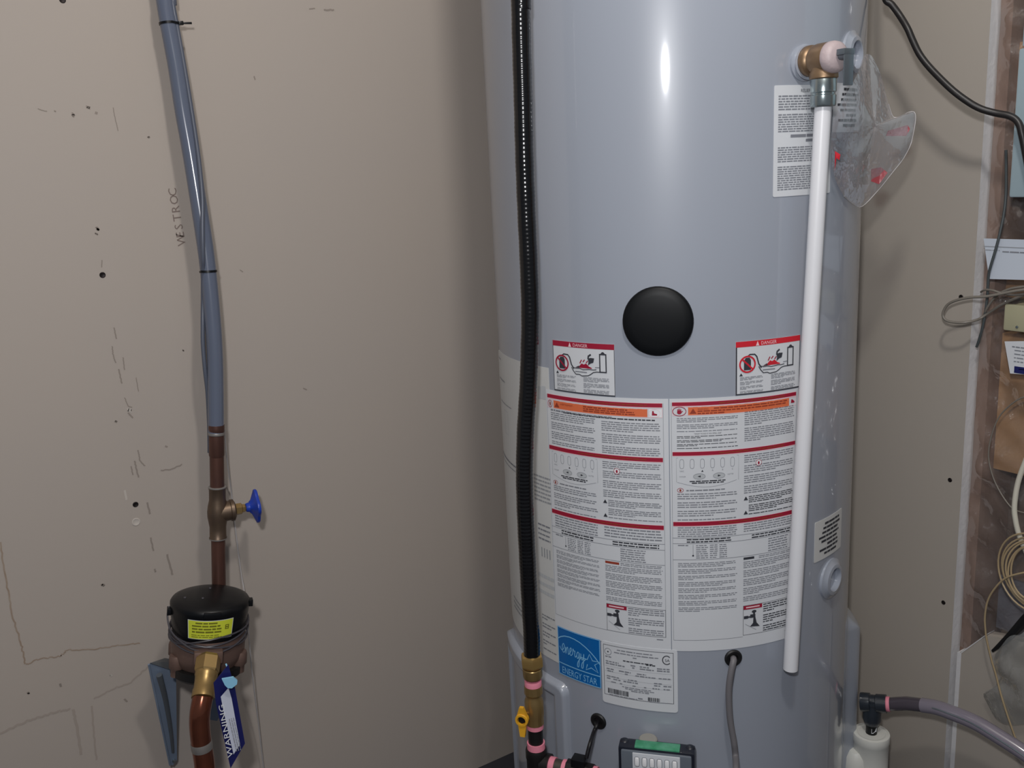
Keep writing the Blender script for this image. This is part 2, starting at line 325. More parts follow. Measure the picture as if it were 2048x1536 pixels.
marks('wall_scuff', [([(0.0220, 1.4412, 0.3981), (0.0622, 1.4412, 0.4033), (0.0959, 1.4412, 0.4033), (0.1162, 1.4412, 0.4004)], 0.0034, 0.0014), ([(0.1195, 1.4412, 0.3991), (0.1219, 1.4412, 0.3669), (0.1203, 1.4412, 0.3205)], 0.004, 0.0008), ([(0.1491, 1.4412, 0.4046), (0.1780, 1.4412, 0.4107), (0.2053, 1.4412, 0.4125), (0.2344, 1.4412, 0.4295)], 0.0026, 0.0012), ([(0.1455, 1.4412, 0.3941), (0.1428, 1.4412, 0.3542), (0.1400, 1.4412, 0.3035)], 0.0028, 0.0006)], 'faint', 'faint tan scuff lines')
marks('wall_scuff', [([(0.2957, 1.4412, 1.2683), (0.2967, 1.4412, 1.2515), (0.2980, 1.4412, 1.2366)], 0.0011, 0.0003), ([(0.2003, 1.4412, 1.2671), (0.2108, 1.4412, 1.2638)], 0.0012, 0.0004), ([(0.2196, 1.4412, 1.2644), (0.2219, 1.4412, 1.2637)], 0.0016, 0.0002), ([(0.2415, 1.4412, 1.2602), (0.2442, 1.4412, 1.2569)], 0.004, 0.0004), ([(0.2613, 1.4412, 1.2693), (0.2656, 1.4412, 1.2679)], 0.0034, 0.0004), ([(0.2712, 1.4412, 1.2619), (0.2743, 1.4412, 1.2605)], 0.0034, 0.0), ([(0.2525, 1.4412, 1.0601), (0.2504, 1.4412, 1.0497)], 0.0014, 0.0002),
    ([(0.2514, 1.4412, 1.1052), (0.2536, 1.4412, 1.1023)], 0.004, 0.0006), ([(0.2485, 1.4412, 1.0985), (0.2520, 1.4412, 1.0954)], 0.002, 0.0006), ([(0.2553, 1.4412, 0.9625), (0.2564, 1.4412, 0.9455)], 0.0018, 0.0004), ([(0.2490, 1.4412, 0.9362), (0.2485, 1.4412, 0.9230), (0.2510, 1.4412, 0.9107)], 0.0016, 0.0005), ([(0.2532, 1.4412, 0.9014), (0.2551, 1.4412, 0.8794)], 0.0020, 0.0005), ([(0.2616, 1.4412, 0.9173), (0.2612, 1.4412, 0.8987)], 0.0016, 0.0004), ([(0.2755, 1.4412, 0.8850), (0.2762, 1.4412, 0.8636)], 0.0012, 0.0003), ([(0.2557, 1.4412, 0.8581), (0.2588, 1.4412, 0.8446), (0.2640, 1.4412, 0.8414)], 0.0014, 0.0003),
    ([(0.2574, 1.4412, 0.8342), (0.2633, 1.4412, 0.8254)], 0.0022, 0.0005), ([(0.2381, 1.4412, 0.8256), (0.2406, 1.4412, 0.8236)], 0.003, 0.0003), ([(0.2638, 1.4412, 0.7757), (0.2644, 1.4412, 0.7583), (0.2704, 1.4412, 0.7492)], 0.0018, 0.0005), ([(0.2567, 1.4412, 0.7600), (0.2590, 1.4412, 0.7336)], 0.0022, 0.0005), ([(0.2509, 1.4412, 0.7535), (0.2518, 1.4412, 0.7391)], 0.0018, 0.0004), ([(0.2916, 1.4412, 0.7373), (0.3092, 1.4412, 0.7358), (0.3240, 1.4412, 0.7398)], 0.0020, 0.0007), ([(0.3029, 1.4412, 0.7738), (0.3063, 1.4412, 0.7715)], 0.0026, 0.0), ([(0.2658, 1.4412, 0.6921), (0.2678, 1.4412, 0.6731)], 0.0026, 0.0004),
    ([(0.2637, 1.4412, 0.6360), (0.2652, 1.4412, 0.6135)], 0.0024, 0.0004), ([(0.2840, 1.4412, 0.6032), (0.2878, 1.4412, 0.5671)], 0.0030, 0.0005), ([(0.2629, 1.4412, 0.5844), (0.2637, 1.4412, 0.5791)], 0.0026, 0.0003), ([(0.1857, 1.4412, 0.5817), (0.1889, 1.4412, 0.5791)], 0.0036, 0.0003), ([(0.1089, 1.4412, 0.4456), (0.1094, 1.4412, 0.4396)], 0.003, 0.0003), ([(0.1924, 1.4412, 0.3881), (0.1953, 1.4412, 0.3818)], 0.0028, 0.0003), ([(0.0655, 1.4412, 0.4478), (0.0669, 1.4412, 0.4441)], 0.003, 0.0003),
    ([(0.5994, 1.4412, 1.4113), (0.6093, 1.4412, 1.4125)], 0.0016, 0.0004), ([(0.6239, 1.4412, 1.4110), (0.6406, 1.4412, 1.4117)], 0.0026, 0.0006), ([(0.5020, 1.4412, 1.3123), (0.5029, 1.4412, 1.3066)], 0.0018, 0.0004), ([(0.5289, 1.4412, 0.8257), (0.5353, 1.4412, 0.8212)], 0.0018, 0.0004), ([(0.4476, 1.4412, 1.0265), (0.4519, 1.4412, 1.0230)], 0.0014, 0.0004), ([(0.3375, 1.4412, 1.2281), (0.3393, 1.4412, 1.2260)], 0.003, 0.0003), ([(0.3468, 1.4412, 0.9159), (0.3488, 1.4412, 0.9140)], 0.002, 0.0003)], 'mark', 'small dark scuffs and pencil marks')
marks('wall_scuff', [([(0.2370, 1.4412, 0.7189), (0.2377, 1.4412, 0.7030)], 0.003, 0.0003), ([(0.1776, 1.4412, 0.4346), (0.1801, 1.4412, 0.4320)], 0.003, 0.0002), ([(0.2573, 1.4412, 0.8388), (0.2626, 1.4412, 0.8363)], 0.005, 0.0004)], 'pale', 'pale filler spots')
ws = [(0.3712, 1.4412, 1.0698), (0.3672, 1.4412, 1.1530)]
ang = math.atan2(ws[1][2] - ws[0][2], ws[1][0] - ws[0][0]); Lw = math.hypot(ws[1][2] - ws[0][2], ws[1][0] - ws[0][0])
p = Print(wm)
for k, ch in enumerate('WESTROC'):
    t = (k + 0.06) / 6.9 * Lw; p.text(ch, ws[0][0] + t * math.cos(ang), ws[0][2] + t * math.sin(ang), 0.0118, rot=ang, wide=1.05)
p.build('stamp', M['stamp'], wl)['label'] = 'small printed stamp reading WESTROC, running upward'

# ------------------------------------------------------------------ water heater
wh = thing('water_heater', (TX, TY, 0), 'tall grey cylindrical gas water heater covered in warning labels', 'water heater')
prof = [(0.0, 0.03), (TR - 0.012, 0.03), (TR, 0.05)] + [(TR, z) for z in (0.2, 0.5, 0.8, 1.1, 1.4)] + [(TR, 1.585), (TR - 0.006, 1.6), (TR - 0.02, 1.606), (0.10, 1.615), (0.0, 1.616)]
MB().lathe(prof, (TX, TY, 0), (0, 0, 1), 160).build('tank', M['tank'], wh, 50)
for k in range(3):
    a = TH0 + k * 2.094; MB().lathe([(0.02, 0.0), (0.02, 0.032)], (TX + 0.22 * math.cos(a), TY + 0.22 * math.sin(a), 0), (0, 0, 1), 14).build('foot', M['blackiron'], wh)
LO = 0.0008
A_ = lambda th: th * TR
# ---- two big instruction sheets
def big_sheet(a0, a1, b0, b1, right):
    lb = sheet(a0, a1, b0, b1, LO).build('instruction_label', M['paper'], wh)
    lb['label'] = 'right instruction label with a red hand symbol' if right else 'left instruction label with an orange strip'
    p = Print(tk); o1, o2 = LO + 0.0003, LO + 0.0006
    INK, GR, RED, ORG, BRN, WHT, PNK = range(7)
    l, r = (a0 + 0.003, a1 - 0.008) if not right else (a0 + 0.0035, a1 - 0.004)
    mid = l + (r - l) * (0.49 if not right else 0.52)
    if not right: Z = [0.8430, 0.8375, 0.8349, 0.8238, 0.8207, 0.7694, 0.7668, 0.7609, 0.6691, 0.6628, 0.6418, 0.6329, 0.6104, 0.5431, 0.5002]
    else: Z = [0.8444, 0.8393, 0.8376, 0.8266, 0.8234, 0.7794, 0.7752, 0.7699, 0.6749, 0.6690, 0.6515, 0.6431, 0.6193, 0.5385, 0.4970]
    for i in (0, 6, 8):
        p.rect(l, r, Z[i + 1], Z[i], RED, o1); p.rect(l, r, Z[i + 1] - 0.0008, Z[i + 1], PNK, o1); p.rect(l, r, Z[i], Z[i] + 0.0007, PNK, o1)
        t = l + (0.3 if not right else 0.35) * (r - l); p.line(t, r - 0.02, (Z[i] + Z[i + 1]) / 2, 0.0018, BRN, o2)
    x0, x1 = l + (0.012 if not right else 0.021), r - (0.020 if not right else 0.012)
    p.rect(x0, x1, Z[3], Z[2], ORG, o1); h = Z[2] - Z[3]; zc = (Z[2] + Z[3]) / 2
    p.frame_(l, r, Z[3] - 0.0006, Z[2] + 0.0004, 0.0006, PNK, o1)
    p.poly([(x0 + 0.002, zc - h * 0.32), (x0 + 0.011, zc - h * 0.32), (x0 + 0.0065, zc + h * 0.32)], BRN, o2)
    if not right:
        p.text('AVERTISSEMENT :', x0 + 0.0125, zc + 0.0005, 0.0026, BRN, o2, wide=0.82)
        for k in range(3): p.line(x0 + 0.052, x1 - random.uniform(0.004, 0.03), zc + h * (0.28 - 0.26 * k), 0.0016, BRN, o2)
        p.ring(l + 0.0055, zc, 0.004, 0.0008, RED, o2, ry=0.005); p.disc(l + 0.0055, zc, 0.0013, BRN, o2, ry=0.0032)
        p.rect(x1 + 0.002, r - 0.0005, Z[3], Z[2], WHT, o1)
        p.poly([(x1 + 0.006, zc - 0.003), (x1 + 0.013, zc - 0.003), (x1 + 0.013, zc - 0.001), (x1 + 0.009, zc), (x1 + 0.0085, zc + 0.0032), (x1 + 0.0065, zc + 0.0032)], RED, o2)
        p.ring(x1 + 0.0095, zc, 0.0075, 0.0004, PNK, o2, ry=0.0055)
    else:
        p.text('WARNING:', x0 + 0.0125, zc + 0.0014, 0.0024, BRN, o2, wide=0.85)
        p.line(x0 + 0.034, x1 - 0.004, zc + h * 0.27, 0.0016, BRN, o2)
        p.line(x0 + 0.0125, x1 - 0.006, zc - h * 0.03, 0.0016, BRN, o2); p.line(x0 + 0.0125, x0 + 0.05, zc - h * 0.32, 0.0016, BRN, o2)
        hx = l + 0.0095; p.ring(hx, zc, 0.0088, 0.0009, RED, o2, ry=0.0062)
        p.disc(hx, zc - 0.0012, 0.0030, RED, o2, ry=0.0028)                # open hand
        for k, (dx, hh) in enumerate(((-0.0022, 0.0042), (-0.0008, 0.0050), (0.0007, 0.0048), (0.0021, 0.0040))): p.rect(hx + dx - 0.0005, hx + dx + 0.0005, zc - 0.001, zc - 0.001 + hh, RED, o2)
        p.stroke([(hx + 0.002, zc - 0.002), (hx + 0.0045, zc + 0.0005)], 0.0011, RED, o2)
        p.poly([(x1 + 0.003, zc - 0.002), (x1 + 0.009, zc - 0.002), (x1 + 0.009, zc), (x1 + 0.005, zc + 0.003), (x1 + 0.0035, zc + 0.003)], RED, o2)
    # frame of the print
    p.rect(l - 0.0012, l - 0.0008, Z[14], Z[0], GR, o1); p.rect(r + 0.0008, r + 0.0012, Z[14], Z[0], GR, o1)
    c1, c2 = (l + 0.006, mid - 0.004), (mid + 0.005, r - 0.002)
    m1, m2 = (GR, INK) if False else (GR, GR)
    if not right:
        p.block(c1[0], c1[1] + 0.03, Z[3] - 0.0006, Z[4] - 0.003, 1, GR, o1); p.line(l + 0.03, r - 0.01, Z[4] - 0.0012, 0.0017, INK, o1)
        p.block(c1[0], c1[1], Z[4] - 0.003, Z[5], 14, GR, o1, para=4); p.block(c2[0], c2[1], Z[4] - 0.005, Z[5] - 0.001, 14, GR, o1, para=5)
    else:
        p.block(c1[0], c1[1], Z[4], Z[4] - 0.0205, 7, GR, o1, para=3)
        p.text('"WHAT TO DO IF YOU SMELL GAS"', (c1[0] + c1[1]) / 2, Z[4] - 0.0240, 0.0019, INK, o1, 'CENTER', wide=0.86)
        p.block(c1[0], c1[1], Z[4] - 0.0255, Z[5], 7, INK, o1, para=2, fill=0.42); p.block(c2[0], c2[1], Z[4] + 0.004, Z[5] + 0.003, 14, GR, o1, para=7)
    # control diagram
    t, bw = Z[7], (c1[1] - c1[0]) / 6
    for k in range(6):
        q = c1[0] + bw * (k + 0.45); p.stroke([(q + 0.0027 * math.copysign(abs(math.cos(u)) ** 0.6, math.cos(u)), t - 0.0115 + 0.0066 * math.copysign(abs(math.sin(u)) ** 0.6, math.sin(u))) for u in [2 * math.pi * j / 18 for j in range(18)]], 0.0005, GR, o1, True)
        if k == 0: p.text('VAC', q, t - 0.0228, 0.0022, GR, o1, 'CENTER')
        elif k == 2: p.poly([(q - 0.0015, t - 0.0232), (q + 0.0015, t - 0.0232), (q, t - 0.0203)], INK, o1)
        elif k >= 3: p.text('ABC'[k - 3], q, t - 0.0225, 0.0022, GR, o1, 'CENTER')
    yy = t - 0.0295
    for sx, cx in ((-1, c1[0] + 2.15 * bw), (1, c1[0] + 4.1 * bw)):
        p.disc(cx, yy, 0.0078, 7, o1, ry=0.0038); p.ring(cx, yy, 0.0080, 0.0004, GR, o2, ry=0.0040); p.poly([(cx + sx * 0.0025, yy), (cx - sx * 0.0018, yy + 0.0015), (cx - sx * 0.0018, yy - 0.0015)], INK, o2)
    p.text('COOLER', c1[0] + 0.2 * bw, yy - 0.001, 0.0019, GR, o1, wide=0.8); p.text('HOTTER', c1[0] + 4.95 * bw, yy, 0.0019, GR, o1, wide=0.8)
    for k in range(2): p.line(c1[0] + 1.2 * bw + 0.003 * k, c1[0] + 4.8 * bw - 0.003 * k, yy - 0.0070 - 0.0025 * k, 0.0016, INK, o1)
    p.stroke([(c1[0] + bw * 6 * j / 14 * 0.98, yy - 0.008 - 0.0075 * math.sin(math.pi * j / 14)) for j in range(15)], 0.0004, GR, o1)
    p.stroke([(c1[0] - 0.001, yy - 0.008), (c1[0] - 0.001, t - 0.003), (c1[1] + 0.001, t - 0.003), (c1[1] + 0.001, yy - 0.008)], 0.0004, GR, o1)
    p.ring(c1[0] + 0.004, yy - 0.0195, 0.0040, 0.0006, RED, o1, ry=0.0030); p.disc(c1[0] + 0.004, yy - 0.0195, 0.0014, BRN, o2, ry=0.0018)
    p.line(c1[0] + 0.012, c1[1] - 0.018, yy - 0.0200, 0.0017, GR, o1)
    p.block(c1[0], c1[1], yy - 0.0235, Z[8] + 0.0015, 10, GR, o1, para=3)
    p.block(c2[0], c2[1], t - 0.0030, Z[8] + 0.0330, 16, GR, o1, para=4)
    p.block(c2[0] + 0.007, c2[1], Z[8] + 0.0325, Z[8] + 0.0045, 9, INK if right else GR, o1, para=4, fill=0.45)
    rx, rz = c2[0] + 0.021, t - 0.0165; p.disc(rx, rz, 0.0045, 5, o2); p.ring(rx, rz, 0.0042, 0.0006, RED, o2 + 0.0002); p.disc(rx, rz - 0.0004, 0.0014, RED, o2 + 0.0002, ry=0.0024)
    for zz in (Z[8] + 0.0265, Z[8] + 0.0060): p.poly([(c2[0] - 0.0005, zz), (c2[0] + 0.0058, zz), (c2[0] + 0.0026, zz + 0.0055)], INK, o2)
    # below the third red bar
    p.block(c1[0], c1[1], Z[9] - 0.001, Z[10] + 0.001, 5, GR, o1); p.block(c2[0], c2[1], Z[9] - 0.001, Z[10] + 0.003, 4, GR, o1)
    for i in (10, 11, 12): p.rect(l - 0.001, r + 0.001, Z[i] - 0.0003, Z[i] + 0.0003, GR, o1)
    p.block(c1[0] + 0.012, c1[1] - 0.008, Z[10] - 0.0006, Z[11] + 0.0006, 2, INK, o1, fill=0.5); p.block(c2[0] + 0.012, c2[1] - 0.004, Z[10] - 0.0006, Z[11] + 0.0006, 2, INK, o1, fill=0.5)
    zt_, zb_ = Z[11] - 0.0016, Z[12] + 0.0010
    for cx0, cx1 in ((0.30, 0.50), (0.53, 0.66), (0.69, 0.82)): p.block(c1[0] + (c1[1] - c1[0]) * cx0, c1[0] + (c1[1] - c1[0]) * cx1, zt_, zb_, 7, GR, o1, mean=0.0045)
    ax = c1[0] + (c1[1] - c1[0]) * 0.25; p.stroke([(ax, zt_), (ax, zb_ + 0.006)], 0.0005, GR, o1); p.disc(ax, zb_ + 0.0050, 0.0013, INK, o1)
    p.line(c1[0], c1[0] + 0.014, zt_ - 0.001, 0.0015, GR, o1)
    p.block(c2[0] + (c2[1] - c2[0]) * (0.28 if not right else 0.48), c2[0] + (c2[1] - c2[0]) * (0.72 if not right else 0.90), zt_, zb_, 6, GR, o1)
    p.rect(c2[0], c2[0] + (0.021 if not right else 0.016), Z[12] - 0.0055, Z[12] - 0.0020, 8 if not right else INK, o1)
    p.block(c1[0], c1[1], Z[12] - 0.004, Z[13] + (0.004 if not right else 0.0), 24, GR, o1, para=3)
    p.block(c2[0] + 0.023, c2[1], Z[12] - 0.0015, Z[12] - 0.0065, 2, GR, o1); p.block(c2[0], c2[1], Z[12] - 0.0075, Z[13] + (0.004 if not right else 0.012), 19, GR, o1, para=4)
    # warning box with a tap symbol
    bx = c2[0]; zt2, zb2 = Z[13] - (0.0005 if not right else -0.006), Z[14] + (0.0 if not right else 0.002)
    p.frame_(bx, r + 0.001, zb2, zt2, 0.0005, INK, o1)
    bw2 = (r - bx) * 0.36; p.rect(bx + 0.0005, bx + bw2, zt2 - 0.0062, zt2 - 0.0005, RED, o2); p.rect(bx + 0.004, bx + bw2 - 0.004, zt2 - 0.0042, zt2 - 0.0022, PNK, o2 + 0.0002)
    hz = zb2 + (zt2 - zb2) * 0.60
    p.rect(bx + 0.001, bx + 0.0075, hz - 0.0022, hz + 0.0022, INK, o2); p.rect(bx + 0.0105, bx + 0.0185, hz - 0.0018, hz + 0.0035, INK, o2); p.rect(bx + 0.0065, bx + 0.0115, hz - 0.0012, hz + 0.0012, INK, o2)
    p.disc(bx + 0.0165, hz + 0.0075, 0.0036, INK, o2, ry=0.0022); p.rect(bx + 0.0150, bx + 0.0178, hz + 0.0025, hz + 0.007, INK, o2)
    p.poly([(bx + 0.0155, hz - 0.002), (bx + 0.0185, hz - 0.001), (bx + 0.0205, hz - 0.010), (bx + 0.0255, hz - 0.0165), (bx + 0.0105, hz - 0.0150), (bx + 0.0150, hz - 0.010)], INK, o2)
    p.stroke([(bx + 0.003, hz - 0.010), (bx + 0.020, hz - 0.021)], 0.0005, GR, o2)
    p.block(bx + bw2 + 0.002, r - 0.001, zt2 - 0.001, zb2 + 0.0012, 11, GR if not right else INK, o1, para=4, fill=0.45)
    p.rect(l - 0.001, bx, Z[14] - 0.0002, Z[14] + 0.0003, GR, o1)
    p.line(r - 0.012, r - 0.002, Z[14] - 0.004, 0.0015, GR, o1)
    p.build('print', [M['ink'], M['ink2'], M['red'], M['orange'], M['brownred'], M['white'], M['pinkink'], M['silver'], M['brownred']], lb)
big_sheet(A_(-0.689), A_(-0.0195), 0.4800, 0.8492, False)
big_sheet(A_(-0.0150), A_(0.645), 0.4800, 0.8492, True)
# ---- two danger stickers
def danger(a0, right):
    wd, b0, b1 = 0.0978, 0.8505, 0.9225
    lb = sheet(a0, a0 + wd, b0, b1, LO + 0.0004, step=0.01).build('danger_sticker', M['paper'], wh)
    lb['label'] = 'red-headed danger sticker ' + ('right' if right else 'left') + ' of the black cap'
    H = b1 - b0; o1, o2, o3 = LO + 0.0007, LO + 0.001, LO + 0.0013
    p = Print(tk); X = lambda u: a0 + wd * u; Y = lambda v: b1 - H * v
    K, RD, PK, GRY, DR = range(5)
    p.rect(X(0), X(1), Y(0.105), Y(0), RD, o1)
    p.poly([(X(.285), Y(.098)), (X(.335), Y(.098)), (X(.31), Y(.012))], PK, o2); p.text('DANGER', X(.36), Y(.088), 0.0046, PK, o2, wide=0.88)
    fw_ = 0.0018 if right else 0.0008
    p.rect(X(0), X(0) + fw_, Y(1), Y(.105), K, o1); p.rect(X(1) - 0.0007, X(1), Y(1), Y(.105), K, o1); p.rect(X(0), X(1), Y(1), Y(1) + 0.0015, K, o1)
    cx, cy = X(.165), Y(.43)
    p.poly([(X(.115), Y(.54)), (X(.115), Y(.36)), (X(.14), Y(.31)), (X(.195), Y(.31)), (X(.215), Y(.36)), (X(.215), Y(.54))], K, o2)
    p.ring(cx, cy, 0.0106, 0.0022, RD, o3); p.stroke([(cx - 0.0075, cy + 0.0072), (cx + 0.0075, cy - 0.0072)], 0.0022, RD, o3)
    p.stroke([(X(.16), Y(.29)), (X(.20), Y(.25)), (X(.27), Y(.255)), (X(.30), Y(.30)), (X(.33), Y(.44)), (X(.37), Y(.52))], 0.0018, K, o2)
    p.stroke([(X(u), Y(v)) for u, v in ((.33, .49), (.36, .56), (.40, .62), (.46, .62), (.50, .645), (.60, .63), (.64, .60), (.68, .56), (.73, .545), (.80, .545))], 0.0012, K, o2)
    p.stroke([(X(u), Y(v)) for u, v in ((.35, .485), (.40, .505), (.46, .50), (.52, .52), (.62, .505), (.68, .51), (.73, .50))], 0.0010, K, o2)
    p.stroke([(X(.39), Y(.565)), (X(.58), Y(.57))], 0.0013, GRY, o2)
    p.poly([(X(.41), Y(.49)), (X(.46), Y(.455)), (X(.50), Y(.40)), (X(.535), Y(.42)), (X(.57), Y(.395)), (X(.615), Y(.45)), (X(.66), Y(.475)), (X(.66), Y(.49))], RD, o2)
    for q in (((.47, .40), (.50, .33)), ((.52, .37), (.55, .325)), ((.57, .385), (.60, .34))): p.stroke([(X(q[0][0]), Y(q[0][1])), (X(q[1][0]), Y(q[1][1]))], 0.0014, DR, o2)
    p.poly([(X(.39), Y(.49)), (X(.45), Y(.45)), (X(.47), Y(.47)), (X(.45), Y(.49))], K, o2)
    p.poly([(X(.60), Y(.30)), (X(.64), Y(.28)), (X(.70), Y(.285)), (X(.685), Y(.37)), (X(.64), Y(.39)), (X(.60), Y(.43)), (X(.61), Y(.36))], K, o2)
    p.stroke([(X(.605), Y(.31)), (X(.61), Y(.25)), (X(.65), Y(.215))], 0.0024, K, o2)
    p.frame_(X(.775), X(.885), Y(.555), Y(.19), 0.0017, K, o2); p.poly([(X(.795), Y(.19)), (X(.865), Y(.19)), (X(.84), Y(.155)), (X(.82), Y(.155))], K, o2)
    p.stroke([(X(.71), Y(.46)), (X(.78), Y(.455))], 0.0010, GRY, o2)
    p.poly([(X(.05), Y(.645)), (X(.10), Y(.645)), (X(.075), Y(.59))], K, o2)
    p.block(X(.06), X(.40), Y(.66), Y(.97), 11, GRY, o2, para=3, fill=0.42); p.block(X(.52), X(.92), Y(.655), Y(.97), 11, GRY, o2, para=4, fill=0.42)
    p.build('print', [M['ink'], M['red2' if right else 'red'], M['pinkink'], M['ink2'], M['red']], lb)
danger(A_(-0.6235), False); danger(A_(0.2985), True)
# ---- wide white label on the left side
lb = sheet(A_(-1.385), A_(-0.664), 0.418, 0.8805, LO - 0.0002, rad=0.03, left=True).build('side_label', M['paper2'], wh); lb['label'] = 'large white side label behind the black gas line'
p = Print(tk)
for (t0, t1, z, h, m) in ((-1.30, -1.22, .868, .002, 1), (-1.30, -1.15, .836, .003, 1), (-1.28, -1.05, .800, .002, 1), (-0.75, -0.69, .842, .02, 2), (-1.35, -0.92, .708, .003, 0), (-1.35, -0.92, .700, .002, 1)): p.line(A_(t0), A_(t1), z, h, m, LO + 0.0001, 0.012)
p.block(A_(-0.82), A_(-0.68), .716, .672, 7, 1, LO + 0.0001); p.block(A_(-0.80), A_(-0.70), .640, .610, 4, 0, LO + 0.0001, fill=0.35); p.block(A_(-0.82), A_(-0.68), .56, .52, 3, 2, LO + 0.0001)
for k in range(4): p.rect(A_(-0.78 + k * 0.022), A_(-0.772 + k * 0.022), .585, .600, 1, LO + 0.0001)
p.block(A_(-0.80), A_(-0.69), .490, .428, 9, 0, LO + 0.0001, para=2, fill=0.4); p.frame_(A_(-1.19), A_(-1.12), .752, .79, 0.001, 2, LO + 0.0001)
p.block(A_(-1.20), A_(-1.0), .475, .45, 3, 1, LO + 0.0001)
p.build('print', [M['ink2'], M['ink3'], M['silver']], lb)
# ---- energy label
e0, e1, z0, z1 = A_(-0.6725), A_(-0.3955), 0.4025, 0.4812
lb = sheet(e0, e1, z0, z1, LO + 0.0002, step=0.008).build('energy_label', M['blue'], wh); lb['label'] = 'square blue energy sticker with a white star'
p = Print(tk, 0.006); W_ = e1 - e0; H = z1 - z0; X = lambda u: e0 + W_ * u; Y = lambda v: z1 - H * v; o1 = LO + 0.0006
p.frame_(e0, e1, z0, z1, 0.0012, 0, o1); p.rect(e0, e1, Y(.765), Y(.745), 0, o1)
p.stroke([(X(u), Y(v)) for u, v in ((0.0, .26), (.08, .20), (.18, .155), (.30, .135), (.42, .14), (.55, .17), (.68, .23), (.80, .31), (.90, .40), (1.0, .52))], 0.0017, 0, o1)
p.stroke([(X(u), Y(v)) for u, v in ((.55, .475), (.715, .475), (.765, .355), (.83, .47), (.985, .46), (.875, .545), (.945, .69), (.80, .625), (.68, .70), (.715, .575))], 0.0016, 0, o1)
def script(pts, ox, oy, sx, sy, wd):
    q = cr([(a, b, 0) for a, b in pts], 6); p.stroke([(X(ox + v.x * sx), Y(oy - v.y * sy)) for v in q], wd, 0, o1)
script([(-.07, .05), (-.02, -.01), (.04, .03), (.065, .10), (.035, .13), (.0, .05), (.02, -.04), (.07, -.02), (.10, .08), (.105, .02), (.10, -.05), (.125, .05), (.155, .09), (.165, .03), (.17, -.05), (.205, -.01), (.25, .05), (.25, .10), (.22, .08), (.21, .0), (.235, -.05), (.285, .0), (.30, .10), (.32, .06), (.35, .07), (.34, .0), (.355, -.05), (.39, -.01)], .11, .46, 0.92, 1.05, 0.0013)
script([(.455, .07), (.425, .09), (.395, .03), (.41, -.04), (.445, .0), (.46, .08), (.455, -.06), (.44, -.19), (.405, -.20), (.42, -.11), (.49, -.01), (.50, .08), (.505, .0), (.53, -.04), (.56, .01), (.575, .09), (.565, -.06), (.545, -.19), (.51, -.19), (.53, -.10), (.62, .0)], .11, .48, 0.92, 1.05, 0.0013)
p.text('ENERGY STAR', X(.5), Y(.955), 0.0108, 0, o1, 'CENTER', wide=0.66)
p.build('print', [M['sky']], lb)
# ---- rating plate
r0, r1, z0, z1 = A_(-0.388), A_(0.0115), 0.3820, 0.4815
lb = sheet(r0, r1, z0, z1, LO + 0.0004, rad=0.004, step=0.01).build('rating_label', M['paper'], wh); lb['label'] = 'white rating label with a bar code'
p = Print(tk); W_ = r1 - r0; H = z1 - z0; X = lambda u: r0 + W_ * u; Y = lambda v: z1 - H * v; o1 = LO + 0.0008
p.frame_(X(.03), X(.95), Y(.86), Y(.045), 0.0006, 0, o1)
p.ring(X(.095), Y(.155), 0.0052, 0.0007, 1, o1); p.disc(X(.095), Y(.155), 0.0012, 0, o1); p.line(X(.055), X(.14), Y(.235), 0.0018, 1, o1)
p.stroke([(X(.865) + 0.0058 * math.cos(t), Y(.165) + 0.0066 * math.sin(t)) for t in [math.radians(q) for q in range(42, 320, 12)]], 0.0013, 0, o1); p.text('SA', X(.872), Y(.19), 0.0042, 0, o1, 'CENTER')
for k, (u0, u1) in enumerate(((.22, .70), (.18, .76))): p.line(X(u0), X(u1), Y(.10 + .045 * k), 0.0015, 1, o1)
p.line(X(.43), X(.48), Y(.185), 0.0015, 1, o1); p.line(X(.30), X(.70), Y(.255), 0.0016, 0, o1); p.line(X(.60), X(.72), Y(.27), 0.0016, 0, o1)
for v, cells in ((.31, ((.06, .24), (.40, .47), (.52, .64), (.74, .90))), (.345, ((.06, .32), (.42, .46), (.52, .70), (.74, .90))), (.43, ((.07, .18), (.24, .40), (.48, .60))), (.465, ((.08, .16), (.32, .36), (.46, .72), (.76, .92))), (.55, ((.07, .24), (.36, .48), (.70, .80))), (.585, ((.07, .12), (.16, .26), (.30, .50), (.70, .78), (.82, .92))), (.635, ((.13, .20), (.25, .29), (.42, .46), (.57, .60), (.68, .77), (.82, .90)))):
    for u0, u1 in cells: p.line(X(u0), X(u1), Y(v), 0.0018, 1, o1, 0.005)
for k in range(4): p.rect(X(.05), X(.93), Y(.385 + k * .085) - 0.0002, Y(.385 + k * .085) + 0.0001, 2, o1)
for v, u0, u1 in ((.675, .28, .66), (.70, .32, .70), (.725, .40, .64)): p.line(X(u0), X(u1), Y(v), 0.0013, 1, o1)
def bars(u0, u1, v0, v1):
    a = X(u0)
    while a < X(u1):
        wd = random.choice((0.0005, 0.0009, 0.0014)); p.rect(a, a + wd, Y(v1), Y(v0), 0, o1); a += wd + random.choice((0.0004, 0.0008))
bars(.08, .36, .745, .825); bars(.62, .77, .785, .845); p.line(X(.49), X(.55), Y(.825), 0.002, 1, o1); p.line(X(.10), X(.48), Y(.845), 0.001, 1, o1); p.line(X(.55), X(.90), Y(.835 + .02), 0.001, 1, o1)
p.build('print', [M['ink'], M['ink2'], M['ink3']], lb)
